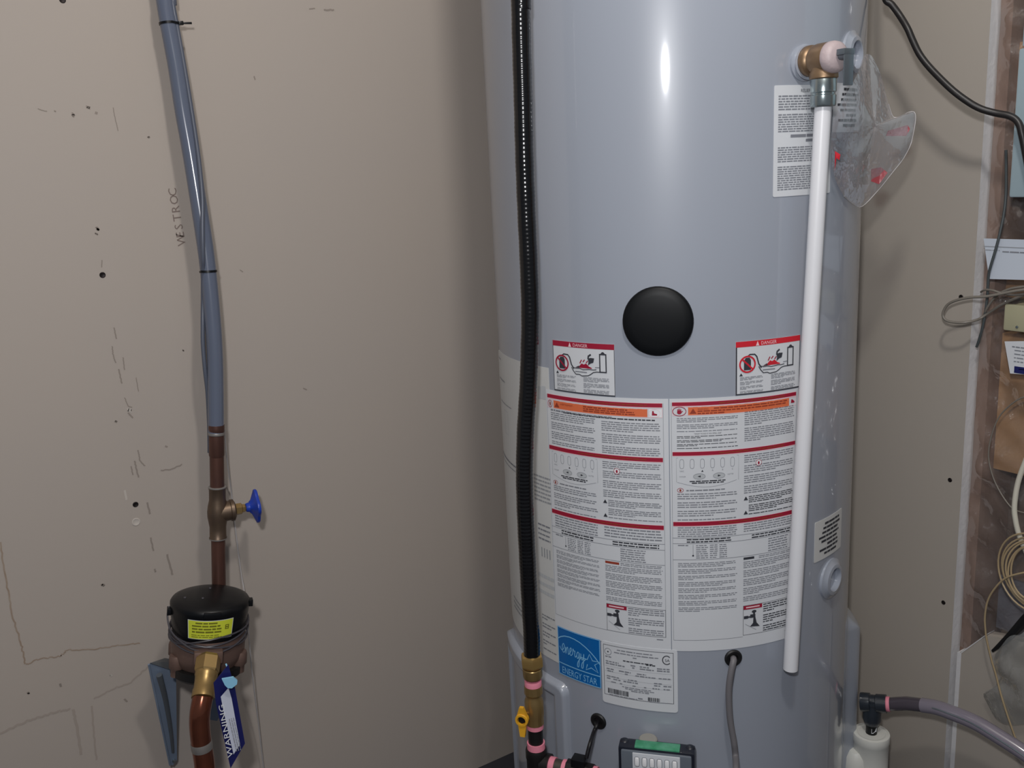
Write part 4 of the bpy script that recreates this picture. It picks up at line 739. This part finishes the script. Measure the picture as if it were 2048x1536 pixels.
R = []
for (rs, hs_) in ((0.18, -0.0045), (0.34, -0.0045), (0.42, -0.002), (0.80, 0.0022), (0.98, 0.0040), (1.0, 0.0065), (0.95, 0.0085), (0.75, 0.0070), (0.40, 0.0055), (0.0, 0.0058)):
    R.append([hcx + sx_ * hs_ + (hx_ * math.cos(u) + hy_ * math.sin(u)) * (r * rs + 1e-5) for r, u in rim])
hw.rings(R); hw.lathe([(0.0060, -0.010), (0.0070, -0.0085), (0.0082, 0.0)], hcx, sx_, 16); hw.build('wheel_handle', M['bluehandle'], sv, 50)

# ------------------------------------------------------------------ water meter
mc = Vector((0.3105, 1.3162, 0.5659)); ma = (mc - Vector((0.2936, 1.3162, 0.4661))).normalized()     # register axis, leaning a little like the pipe
cz_ = mc.z
wm_ = thing('water_meter', (mc.x, mc.y, mc.z - 0.12), 'brass water meter with a black register lid and a yellow label', 'water meter')
MB().lathe([(0.0, 0.010), (0.018, 0.0098), (0.030, 0.0087), (0.046, 0.0060), (0.0535, 0.0028), (0.0560, -0.0010), (0.0560, -0.005), (0.0552, -0.008), (0.0545, -0.016), (0.0530, -0.030), (0.0520, -0.040), (0.0505, -0.048), (0.0, -0.048)], mc, ma, 56).build('register', M['black'], wm_, 40)['label'] = 'black domed register lid'
hk = Vector((CAM.x - mc.x, CAM.y - mc.y, 0)); hk = (hk - ma * hk.dot(ma)).normalized(); hl = ma.cross(hk).normalized()
MB().box(mc + hk * 0.0505 + ma * -0.003, hl * 0.012, hk * 0.006, ma * 0.0045, bev=0.002).build('lid_latch', M['black'], wm_)
for q, hgt_ in ((hl * -0.036 + hk * 0.008, 0.0072), (hl * -0.012 + hk * 0.018, 0.0090), (hl * 0.0 - hk * 0.02, 0.0094)): MB().ball(mc + q + ma * (hgt_ + 0.0003), (0.0022, 0.0022, 0.0014), n=8).build('rivet', M['wirering'], wm_)
for s_ in (-1, 1): MB().box(mc + hl * s_ * 0.0565 + hk * 0.006 + ma * (-0.004 if s_ > 0 else -0.012), hl * 0.003, hk * 0.006, ma * 0.005, bev=0.001).build('lug', M['black'], wm_)
# yellow label around the register
def rl(a, b, o=0.0):
    r = 0.0545 + (b + 0.016) * 0.10 + o; u = a / 0.054; return mc + (hk * math.cos(u) + hl * math.sin(u)) * r + ma * b
p = Print(rl, 0.004); p.rect(-0.0335, 0.0300, -0.0390, -0.0100, 1, 0.0008); p.rect(-0.0325, 0.0290, -0.0382, -0.0108, 0, 0.0011)
yl = p.build('yellow_label', [M['ylabel'], M['paper']], wm_); yl['label'] = 'bright yellow printed label on the register'
p = Print(rl, 0.004)
for k in range(4): p.line(-0.0270 + 0.005 * (k == 0), 0.013 - 0.006 * (k == 0), -0.0140 - 0.0045 * k, 0.0024, 0, 0.0014, 0.008)
for k in range(2): p.line(-0.0280, 0.010 + 0.004 * k, -0.0325 - 0.0028 * k, 0.0011, 0, 0.0014, 0.006)
p.frame_(0.0180, 0.0235, -0.0250, -0.0180, 0.0012, 0, 0.0014); p.line(0.0185, 0.0232, -0.0215, 0.0016, 0, 0.0014)
p.build('print', [M['yink']], yl)
MB().lathe([(0.0, -0.046), (0.0510, -0.046), (0.0520, -0.052), (0.0520, -0.076), (0.0500, -0.084), (0.0440, -0.094), (0.0400, -0.106), (0.0, -0.108)], mc, ma, 48).build('body', M['bronzebody'], wm_, 40)
for s_, a_ in ((-1, 0.020), (1, 0.020), (-1, -0.03), (1, -0.03)):
    q = mc + hl * s_ * 0.043 + hk * a_ * 0.9; MB().lathe([(0.0, -0.074), (0.0105, -0.074), (0.0115, -0.078), (0.0115, -0.092), (0.0085, -0.096), (0.0085, -0.106), (0.0, -0.106)], q, ma, 14).build('bolt_lug', M['bronzebody'], wm_)
MB().lathe([(0.0, -0.094), (0.0520, -0.094), (0.0520, -0.106), (0.047, -0.111), (0.0, -0.111)], mc, ma, 32).build('bottom_plate', M['blackiron'], wm_)
# front spud, nut and copper elbow
fo = Vector((0.2823, 1.2536, 0.5059)); ce = Vector((0.2591, 1.2157, 0.4720))
MB().box(fo - hk * 0.012 + ma * 0.002, hl * 0.0195, hk * 0.0115, ma * 0.0090, bev=0.002).build('spud', M['bronzebody'], wm_)
fdn = (ce - fo).normalized(); FL = (ce - fo).length
MB().lathe([(0.0, -0.006), (0.0150, -0.006), (0.0172, -0.002), (0.0172, 0.016), (0.0150, 0.020), (0.0, 0.020)], fo, fdn, 6).build('union_nut', M['brassdk'], wm_, 25)
MB().lathe([(0.0, 0.018), (0.0150, 0.018), (0.0158, 0.022), (0.0145, 0.026), (0.0142, FL - 0.014), (0.0152, FL - 0.012), (0.0152, FL - 0.001), (0.0, FL)], fo, fdn, 24).build('tailpiece', M['brassdk'], wm_, 35)
CE = [ce - fdn * 0.004] + [(0.2532, 1.2118, 0.4578), (0.2500, 1.2125, 0.4389), (0.2494, 1.2147, 0.4117), (0.2498, 1.2146, 0.3820), (0.2490, 1.2147, 0.3348)]
CE = CE + [(CE[-1][0] + 0.002, CE[-1][1] + 0.002, 0.15), (CE[-1][0] + 0.002, CE[-1][1] + 0.002, 0.0)]
ep = thing('copper_elbow', CE[-1], 'shiny copper pipe bending down in front of the meter', 'pipe')
pc = cr(CE, 8)
MB().tube(pc, 0.0138, 24).build('bend', M['coppernew'], ep, 60)
k0 = min(range(len(pc)), key=lambda k: abs(pc[k].z - Vector((0.2497, 1.2146, 0.4039)).z)); dd = (pc[k0 + 1] - pc[k0 - 1]).normalized()
MB().lathe([(0.0139, -0.006), (0.0144, -0.004), (0.0145, 0.002), (0.0141, 0.006)], pc[k0], dd, 24, cap=False).build('solder_joint', M['solder'], ep)
# wires wound round the meter
mw = thing('seal_wire', (mc.x, mc.y, cz_ - 0.07), 'dark grey wire loops wound around the meter', 'wire')
for r_, dz_, tx, ty in ((0.0525, -0.0490, 0.005, 0.0), (0.0530, -0.0525, -0.007, 0.002), (0.0540, -0.0560, 0.003, -0.004), (0.0540, -0.0445, 0.010, 0.006)):
    q = [mc + (hk * math.cos(u) + hl * math.sin(u)) * (r_ + 0.0015) + ma * (dz_ + tx * math.sin(u) + ty * math.cos(2 * u) + 0.010 * (1 - math.cos(u))) for u in [2 * math.pi * k / 40 for k in range(40)]]
    MB().tube(q, 0.0013, 7, closed=True).build('wire_loop', M['wirering'], mw)
q = [mc + hl * -0.0570 + hk * 0.004 + ma * -0.006, mc + hl * -0.0585 + hk * 0.012 + ma * -0.020, mc + hl * -0.0520 + hk * 0.028 + ma * -0.036, mc + hl * -0.030 + hk * 0.050 + ma * -0.050, mc + hl * -0.008 + hk * 0.058 + ma * -0.056, mc + hl * 0.003 + hk * 0.058 + ma * -0.062]
MB().tube(cr(q, 8), 0.0013, 7).build('wire_end', M['wirering'], mw)
# thin wire falling beside pipe and meter
o = MB().tube(cr([(0.3778, 1.3792, 0.7988), (0.3795, 1.3912, 0.7628), (0.3848, 1.4112, 0.7288), (0.3914, 1.4332, 0.6804), (0.3917, 1.4362, 0.6331), (0.3914, 1.4362, 0.5818), (0.3913, 1.4332, 0.5395), (0.3891, 1.4212, 0.5184), (0.3772, 1.3762, 0.5004), (0.3732, 1.3662, 0.4740), (0.3733, 1.3712, 0.4391), (0.3751, 1.3812, 0.4035), (0.3790, 1.3962, 0.3505), (0.3833, 1.4112, 0.2912), (0.3857, 1.4212, 0.2287), (0.3867, 1.4262, 0.1826), (0.3864, 1.4292, 0.1471)], 8), 0.0010, 7).build('thin_wire', M['seal']); tag(o, 'thin pale wire hanging down right of the meter', 'wire')
# wall bracket under the meter
bk = thing('meter_bracket', (0.2464, 1.4312, 0.2546), 'blue-grey steel bracket under the left side of the meter', 'bracket')
B1 = [(0.2208, 1.3562, 0.4741), (0.2239, 1.3562, 0.4763), (0.2565, 1.3562, 0.4490), (0.2499, 1.4112, 0.2732), (0.2428, 1.4112, 0.2664), (0.2386, 1.4112, 0.2700)]
MB().prism(B1, (0.0005, 0.0016, 0)).build('leg_plate', M['bracket'], bk)
MB().tube(cr([(0.2319, 1.3532, 0.4552), (0.2386, 1.3692, 0.4037), (0.2431, 1.3892, 0.3363), (0.2442, 1.4032, 0.2934)], 6), [0.0045 - 0.0025 * k / 18 for k in range(19)], 10).build('rib', M['bracketdk'], bk)
MB().tube([(0.2204, 1.3552, 0.4755), (0.2385, 1.4107, 0.2694)], 0.0016, 8).build('flange', M['bracket'], bk)
MB().prism([(0.2224, 1.3552, 0.4772), (0.2504, 1.3912, 0.4596), (0.2707, 1.3812, 0.4519), (0.2610, 1.3512, 0.4488)], (0, 0.0015, -0.0015)).build('top_plate', M['bracketdk'], bk)
MB().prism([(0.3000, 1.3662, 0.3903), (0.3145, 1.3662, 0.3762), (0.3180, 1.3812, 0.3412), (0.3138, 1.3912, 0.3271), (0.3034, 1.3912, 0.3330)], (0.0, 0.002, 0)).build('rear_leg', M['bracket'], bk)
MB().lathe([(0.0, 0), (0.003, 0.0), (0.0025, 0.002), (0.0, 0.0022)], (0.2449, 1.4092, 0.2746), (0, -1, 0), 10).build('bolt', M['steel'], bk)
# warning tag
TG = [(0.2950, 1.1992, 0.5187), (0.2748, 1.2092, 0.4935), (0.2744, 1.2093, 0.4616), (0.2842, 1.2173, 0.3522), (0.3071, 1.2117, 0.3855), (0.3036, 1.2074, 0.4419), (0.3009, 1.2029, 0.4792)]
tgn = (Vector(TG[3]) - Vector(TG[0])).cross(Vector(TG[4]) - Vector(TG[1])).normalized()
if tgn.dot(CAM - Vector(TG[0])) < 0: tgn = -tgn
tg = thing('warning_tag', TG[0], 'navy and white paper tag reading WARNING tied under the meter', 'tag')
MB().prism(TG, -tgn * 0.0006).build('tag_card', M['navy'], tg)
inner = [(0.2923, 1.2030, 0.4831), (0.2811, 1.2057, 0.4723), (0.2824, 1.2064, 0.4492), (0.2896, 1.2119, 0.3760), (0.2998, 1.2104, 0.3884), (0.2949, 1.2044, 0.4654)]
MB().prism([Vector(q) + tgn * 0.0010 for q in inner], -tgn * 0.0004).build('tag_panel', M['tagwhite'], tg)
wa, wb = [Vector(q) + tgn * 0.0016 for q in [(0.2830, 1.2134, 0.3732), (0.2781, 1.2074, 0.4626)]]
wx = (wb - wa).normalized(); wy = tgn.cross(wx).normalized(); Lw = (wb - wa).length
tm = lambda a, b, o=0.0: wa + wx * a + wy * b + tgn * o
p = Print(tm); 
p.text('WARNING', 0.0, -0.0058, 0.0072, 0, 0.0002, wide=Lw / 0.0072 * 0.70 / 4.95)
p.build('lettering', M['white'], tg)['label'] = 'white word WARNING running up the tag'
p = Print(lambda a, b, o=0.0: Vector(inner[3]) + (Vector(inner[2]) - Vector(inner[3])).normalized() * a + wy * b + tgn * (0.0016 + o))
for k in range(3): p.line(0.004, 0.060, -0.0050 - 0.0028 * k, 0.0010, 0, 0.0, 0.006)
p.build('print', M['ink3'], tg)
MB().prism([Vector(q) + tgn * 0.004 for q in [(0.2847, 1.2017, 0.5032), (0.2874, 1.2011, 0.4934), (0.2907, 1.2003, 0.4880), (0.2957, 1.1991, 0.4867), (0.3026, 1.1974, 0.4911), (0.3038, 1.1971, 0.4961), (0.2993, 1.1982, 0.5025)]], tgn * 0.003).build('tie_knot', M['tie'], tg)['label'] = 'light blue tie through the tag'
MB().tube([Vector((0.2939, 1.1995, 0.4940)) + tgn * 0.004, Vector((0.2982, 1.2139, 0.4988)), Vector((0.2987, 1.2261, 0.5061))], 0.0012, 7).build('tie_cord', M['tie'], tg)

# ------------------------------------------------------------------ condensate fitting, cup and hose, lower right
cc = Vector((1.2596, 0.8720, 0.1793)); te = Vector((1.2596, 0.8751, 0.2501)); te = Vector((cc.x, cc.y, te.z))
hdr = Vector((1.2746, 0.8450, 0.2610)) - te; hdr = hdr.normalized(); hdr.z *= 0.4; hdr.normalize()
tt = thing('hose_tee', te, 'dark slate plastic tee standing in the white cup beside the tank', 'pipe fitting')
tb = MB(); tb.lathe([(0.0, -0.019), (0.0155, -0.019), (0.0160, -0.016), (0.0160, -0.004), (0.0135, -0.003), (0.0135, 0.005), (0.0152, 0.006), (0.0155, 0.022), (0.0, 0.0225)], te, hdr, 24)
tb.lathe([(0.0, 0.010), (0.0130, 0.008), (0.0135, -0.010), (0.0150, -0.016), (0.0150, -0.030), (0.0118, -0.039), (0.0, -0.040)], te, (0, 0, 1), 24)
tb.build('tee_body', M['tee'], tt, 40)
MB().tube([te + Vector((0, 0, -0.038)), te + Vector((0, 0, -0.070))], 0.0093, 20).build('drop_leg', M['black'], tt)
dk = (CAM - te); dk.z = 0; dk.normalize(); ds = Vector((-dk.y, dk.x, 0))
def drop(a, b, o=0.0): u = a / 0.0095; return te + (dk * math.cos(u) + ds * math.sin(u)) * (0.0096 + o) + Vector((0, 0, b))
p = Print(drop, 0.002); p.poly([(0.000, -0.0440), (0.0095, -0.0425), (0.0095, -0.050), (0.0055, -0.0500), (0.003, -0.0525), (0.0, -0.0525)], 0, 0.0); p.poly([(0.005, -0.060), (0.0085, -0.056), (0.0095, -0.0635), (0.006, -0.0635)], 0, 0.0)
p.build('print', [M['paper']], tt)
MB().lathe([(0.0, 0.0), (0.0120, 0.0), (0.0124, 0.001), (0.0124, 0.0060), (0.0, 0.0065)], te + hdr * 0.0215, hdr, 24).build('thread_seal', M['pink'], tt)['label'] = 'pink thread seal'
cu = thing('drain_cup', (cc.x, cc.y, 0), 'white plastic drain cup on a pipe beside the tank', 'drain')
ct = te.z - 0.0565
MB().lathe([(0.020, 0.0), (0.0295, 0.0), (0.0300, -0.002), (0.0300, -0.014), (0.0288, -0.016), (0.0285, -0.06), (0.0290, -0.0665), (0.0, -0.0670)], (cc.x, cc.y, ct), (0, 0, 1), 40).build('cup', M['pvc'], cu, 35)
MB().lathe([(0.0, -0.004), (0.0200, -0.004), (0.0205, -0.0005), (0.0230, 0.0008), (0.0265, 0.0008), (0.0290, -0.0008)], (cc.x, cc.y, ct), (0, 0, 1), 40, cap=False).build('cup_cap', M['pvc'], cu, 35)
MB().lathe([(0.024, 0.0), (0.024, ct - 0.06)], (cc.x, cc.y, 0), (0, 0, 1), 28).build('stand_pipe', M['pvc'], cu)
sb = Vector((1.2370, 0.8834, 0.1344)); sb.z = 0
MB().lathe([(0.020, 0.0), (0.020, ct - 0.06), (0.0185, ct - 0.040), (0.012, ct - 0.030), (0.0, ct - 0.028)], sb, (0, 0, 1), 24).build('side_pipe', M['pvc'], cu)
h0 = te + hdr * 0.0275
HP = [h0] + [(1.2776, 0.8194, 0.2677), (1.2826, 0.7959, 0.2741)] + [(1.2856, 0.7743, 0.2795), (1.2876, 0.7515, 0.2816), (1.2916, 0.7123, 0.2817), (1.2956, 0.6741, 0.2739), (1.2996, 0.6388, 0.2646), (1.3036, 0.6015, 0.2507)]
hs2 = thing('drain_hose', HP[-1], 'clear grey drain hose curving to the lower right', 'hose')
MB().tube(HP[:3], [0.0112, 0.0114, 0.0112], 20).build('barb', M['clear'], hs2)['label'] = 'smoky clear barbed end'
MB().tube(cr(HP[2:], 10), 0.0120, 20).build('hose_body', M['hose'], hs2, 60)
MB().tube(cr([Vector(q) + Vector((-0.0115, -0.0, 0.004)) for q in HP[3:]], 10), 0.0011, 6).build('hose_seam', M['steel'], hs2)

# ------------------------------------------------------------------ things on the right wall and in the open stud bay
bc = [(1.235, 0.888, 2.44), (1.235, 0.888, 2.0), (1.235, 0.888, 1.70), (1.235, 0.888, 1.55), (1.236, 0.888, 1.46), (1.238, 0.888, 1.42), (1.243, 0.889, 1.39)] + [(1.2496, 0.8921, 1.3687), (1.2546, 0.8847, 1.3597), (1.2596, 0.8744, 1.3435), (1.2596, 0.8615, 1.3248), (1.2616, 0.8533, 1.3070), (1.2646, 0.8432, 1.2869), (1.2676, 0.8270, 1.2663), (1.2716, 0.7991, 1.2380), (1.2776, 0.7780, 1.2195), (1.2846, 0.7612, 1.2075), (1.2916, 0.7435, 1.2002), (1.2956, 0.7280, 1.1958), (1.2976, 0.7185, 1.1905), (1.2976, 0.7118, 1.1823), (1.2976, 0.7075, 1.1703), (1.2996, 0.7040, 1.1544), (1.3016, 0.6985, 1.1292), (1.3036, 0.6928, 1.1012), (1.3096, 0.6912, 1.0822)]
o = MB().tube(cr(bc, 8), 0.0048, 12).build('power_cable', M['cable'], None, 60); tag(o, 'thick black cable swinging from the top to the pale blue panel', 'cable')
PX0 = XR - 0.040; pl_ = (1.3196, 0.7322, 1.0850); y1 = pl_[1]; zb_ = pl_[2]; zs_ = (1.3196, 0.7347, 1.2842)[2]
ep_ = thing('breaker_panel', (PX0, y1 - 0.15, zb_), 'pale blue metal electrical panel at the top right', 'electrical panel')
MB().aab((PX0 + 0.006, 0.42, zb_ + 0.004), (XR + BT + 0.085, y1 - 0.004, 1.75), bev=0.002).build('box_body', M['bluebox'], ep_)
MB().aab((PX0, 0.41, zb_), (PX0 + 0.007, y1, zs_ - 0.001), bev=0.0035).build('cover', M['bluebox'], ep_)
MB().aab((PX0 + 0.002, 0.41, zs_ + 0.001), (PX0 + 0.0075, y1 - 0.003, 1.76), bev=0.0025).build('upper_cover', M['bluebox'], ep_)
# vapour sheet with wrinkles
def wrinkled(y0, y1, z0, z1, x, amp, ny, nz, seed):
    rnd = random.Random(seed); ph = [rnd.uniform(0, 6.28) for _ in range(9)]; vs = []; fs = []
    for j in range(nz + 1):
        for i in range(ny + 1):
            y = y0 + (y1 - y0) * i / ny; z = z0 + (z1 - z0) * j / nz
            u = z + 0.55 * (y - y0); v = z - 0.8 * (y - y0)
            hgt = math.sin(52 * u + ph[0] + 1.5 * math.sin(13 * z)) * 0.35 + math.sin(105 * v + ph[1] + 2 * math.sin(19 * z)) * 0.24 + math.sin(31 * v + ph[2]) * 0.35 + abs(math.sin(37 * u + ph[3])) * 0.5 + rnd.uniform(-0.06, 0.06)
            edge = min(1, i / 3)
            vs.append((x - amp * hgt * edge, y, z))
    for j in range(nz):
        for i in range(ny): a = j * (ny + 1) + i; fs.append((a, a + 1, a + ny + 2, a + ny + 1))
    return MB().add(vs, fs)
o = wrinkled(EY - 0.004, 0.40, 0.35, 2.2, XR + BT - 0.006, 0.0130, 60, 260, 5).build('vapour_sheet', M['poly'], wr, 70); o['label'] = 'wrinkled clear plastic sheet over the studs'
# paper, boxes and cards in the bay
X1 = XR - 0.004
def card(nm, pts, th, m, label, cat):
    o_ = MB().prism(pts, (0.0008 if th is None else th, 0, 0)).build(nm, M[m]); return tag(o_, label, cat)
pq = [(1.3536, 0.7843, 1.0235), (1.3536, 0.7187, 1.0250), (1.3536, 0.7146, 0.9697), (1.3536, 0.7719, 0.9643)]; pq += [(pq[1][0], 0.55, pq[1][2]), (pq[1][0], 0.55, pq[2][2] + 0.004)]
pp = thing('paper_sheet', pq[3], 'white printed paper hanging in the stud bay under the panel', 'paper')
MB().prism([pq[0], pq[4], pq[5], pq[3]], (0.0012, 0, 0)).build('sheet', M['card'], pp)
p = Print(lambda a, b, o=0.0: Vector((pq[0][0] - 0.0006, pq[0][1] - a, pq[0][2] + b)))
p.rect(0.001, 0.12, -0.0118, -0.0108, 1); p.line(0.030, 0.12, -0.018, 0.0018, 0, 0, 0.012); p.line(0.004, 0.026, -0.0165, 0.0010, 1, 0, 0.01)
p.build('print', [M['ink2'], M['ink3']], pp)
jb = [(1.3496, 0.7417, 0.9309), (1.3496, 0.7396, 0.8918)]; jt = thing('junction_box', jb[1], 'ivory plastic box cover below the cable bundle', 'box')
MB().aab((jb[0][0] - 0.004, 0.60, jb[1][2]), (jb[0][0] + 0.004, jb[0][1], jb[0][2]), bev=0.006 if False else 0.003).build('cover', M['ivory'], jt)
MB().aab((jb[0][0] + 0.002, 0.605, jb[1][2] + 0.003), (XR + BT + 0.03, jb[0][1] - 0.004, jb[0][2] - 0.003)).build('box_body', M['ivory'], jt)
MB().lathe([(0.0, 0.0), (0.0022, 0.0), (0.0018, 0.0012), (0.0, 0.0014)], (1.3451, 0.7206, 0.8990), (-1, 0, 0), 10).build('screw', M['steel'], jt)
nb = [(1.3516, 0.7410, 0.8742), (1.3516, 0.7042, 0.8839), (1.3516, 0.7005, 0.8342), (1.3516, 0.7294, 0.8275)]; nc = thing('printed_card', nb[3], 'white printed card with a navy corner below the ivory box', 'card')
MB().prism([nb[0], (nb[1][0], 0.60, nb[1][2] + 0.01), (nb[2][0], 0.60, nb[2][2] + 0.004), nb[3]], (0.001, 0, 0)).build('sheet', M['paper'], nc)
p = Print(lambda a, b, o=0.0: Vector((nb[0][0] - 0.0006, nb[0][1] - a, nb[0][2] + b)))
p.rect(0.0175, 0.06, -0.0445, -0.0345, 0); p.line(0.012, 0.05, -0.006, 0.0016, 1); 
for k in range(4): p.line(0.016, 0.05, -0.011 - 0.0055 * k, 0.0014, 1)
p.rect(0.024, 0.036, -0.0385, -0.0375, 2, 0.0002)
p.build('print', [M['navy'], M['ink2'], M['white']], nc)
def wire(pts, r, m, nm, label, cat='cable', k=8):
    o_ = MB().tube(cr(pts, k), r, 8).build(nm, M[m], None, 60); return tag(o_, label, cat)
wire([(1.3496, 0.7572, 1.1498), (1.3536, 0.7554, 1.0937), (1.3516, 0.7550, 1.0619), (1.3476, 0.7567, 1.0336), (1.3456, 0.7605, 1.0083), (1.3456, 0.7657, 0.9862), (1.3476, 0.7696, 0.9695), (1.3496, 0.7706, 0.9335), (1.3496, 0.7742, 0.8954), (1.3516, 0.7801, 0.8715), (1.3536, 0.7845, 0.8599)], 0.0020, 'wiretip', 'hanging_cable', 'dark grey cable hanging in front of the white paper')
wire([(1.3376, 0.7022, 0.9567), (1.3336, 0.7211, 0.9527), (1.3296, 0.7404, 0.9473), (1.3256, 0.7587, 0.9425), (1.3216, 0.7807, 0.9396), (1.3196, 0.7988, 0.9345), (1.3196, 0.8128, 0.9272), (1.3196, 0.8195, 0.9174), (1.3196, 0.8206, 0.9081), (1.3196, 0.8145, 0.9018), (1.3216, 0.8019, 0.8999), (1.3256, 0.7885, 0.9008), (1.3356, 0.7790, 0.9036), (1.3456, 0.7757, 0.9064), (1.3496, 0.7648, 0.9161), (1.3496, 0.7432, 0.9315), (1.3476, 0.7071, 0.9502)], 0.0021, 'greywire', 'looped_cable', 'thin grey cable looping out over the tan drywall')
wire([(1.3456, 0.7067, 0.9597), (1.3456, 0.7351, 0.9532), (1.3456, 0.7530, 0.9429), (1.3476, 0.7645, 0.9291), (1.3496, 0.7724, 0.9145), (1.3516, 0.7764, 0.8987)], 0.0019, 'greywire', 'drooping_cable', 'thin grey cable drooping beside the drywall edge')
wire([(1.3416, 0.7039, 0.9504), (1.3396, 0.7239, 0.9461), (1.3376, 0.7412, 0.9470), (1.3376, 0.7564, 0.9502), (1.3416, 0.7701, 0.9494), (1.3496, 0.7806, 0.9447)], 0.0017, 'greywire', 'short_cable', 'short grey cable end under the white paper')
wire([(1.3456, 0.6827, 0.7365), (1.3416, 0.6913, 0.7048), (1.3396, 0.6993, 0.6684), (1.3376, 0.7009, 0.6331), (1.3376, 0.6977, 0.6102), (1.3396, 0.6902, 0.5841), (1.3436, 0.6750, 0.5519)], 0.0040, 'offwhite', 'white_cable', 'thick off-white cable curving at the right edge')
wire([(1.3476, 0.6943, 0.8001), (1.3476, 0.7099, 0.7936), (1.3476, 0.7273, 0.7767), (1.3476, 0.7404, 0.7564), (1.3476, 0.7491, 0.7255), (1.3476, 0.7510, 0.6957), (1.3476, 0.7437, 0.6687), (1.3476, 0.7312, 0.6462), (1.3456, 0.7133, 0.6276), (1.3456, 0.7000, 0.6218), (1.3456, 0.6799, 0.6229)], 0.0011, 'greywire', 'curved_thin_wire', 'thin grey wire curving over the tan blocking')
cl_c = Vector((1.3316, 0.6602, 0.5382)); cr_ = thing('wire_coil', cl_c - Vector((0, 0, 0.055)), 'coil of beige thin wire at the right edge', 'coil')
for k, (ry, rz, dy, dz) in enumerate(((0.0500, 0.056, 0, 0), (0.0455, 0.052, 0.001, -0.001), (0.0420, 0.048, -0.001, 0.002), (0.0375, 0.045, 0.0, -0.002), (0.0330, 0.041, 0.001, 0.001), (0.0540, 0.060, 0.0, 0.004))):
    q = [cl_c + Vector((-0.003 * math.sin(2 * u + k) - 0.0012 * k, dy + ry * math.cos(u), dz + rz * math.sin(u))) for u in [2 * math.pi * j / 40 for j in range(40)]]
    MB().tube(q, 0.0014, 7, closed=True).build('wire_turn', M['beigewire'], cr_)
wire([(1.3256, 0.6575, 0.5456), (1.3236, 0.6778, 0.5351), (1.3236, 0.6980, 0.5207), (1.3256, 0.7132, 0.4998), (1.3276, 0.7251, 0.4731), (1.3296, 0.7292, 0.4439), (1.3316, 0.7278, 0.4182), (1.3326, 0.7249, 0.4020), (1.3356, 0.7173, 0.3715), (1.3376, 0.7096, 0.3483), (1.3376, 0.6994, 0.3182), (1.3396, 0.6852, 0.2808), (1.3416, 0.6676, 0.2409), (1.3436, 0.6472, 0.2029)], 0.0015, 'beigewire', 'loose_wire', 'beige wire end dropping from the coil past the hose', 'wire')
# crumpled wrap over the offcut, and the dark rod
WO = [(1.3416, 0.6685, 0.4393), (1.3396, 0.6788, 0.4291), (1.3396, 0.6936, 0.4212), (1.3396, 0.7048, 0.4013), (1.3416, 0.7156, 0.3788), (1.3416, 0.7157, 0.3571), (1.3416, 0.7061, 0.3467), (1.3436, 0.7131, 0.3269), (1.3476, 0.7319, 0.3024), (1.3476, 0.7250, 0.2861), (1.3476, 0.7098, 0.2687), (1.3456, 0.6924, 0.2677), (1.3436, 0.6699, 0.2783), (1.3416, 0.6437, 0.3011), (1.3396, 0.6321, 0.3581), (1.3396, 0.6478, 0.4173)]
wc = sum((Vector(q) for q in WO), Vector()) / len(WO)
o = crump(WO, wc, Vector((-1, -0.3, 0.1)).normalized(), 14, 0.0065, 11, 0.008).build('plastic_wrap', M['wrap'], None, 70); tag(o, 'crumpled clear plastic wrap over the lower right wall', 'plastic')
o = MB().tube([(1.3496, 0.7242, 0.3791), (1.3476, 0.7121, 0.3954), (1.3456, 0.6954, 0.4202), (1.3436, 0.6752, 0.4542), (1.3436, 0.6423, 0.5075)], [0.0022, 0.004, 0.006, 0.0075, 0.0075], 8).build('dark_strap', M['rubber']); tag(o, 'black strap slanting above the crumpled wrap', 'strap')
MB().aab((XR + BT + 0.0005, 0.42, (1.3596, 0.6817, 0.4043)[2]), (XR + BT + 0.006, EY - 0.06, (1.3596, 0.6883, 0.4937)[2])).build('grey_panel', M['greybox'], wr)
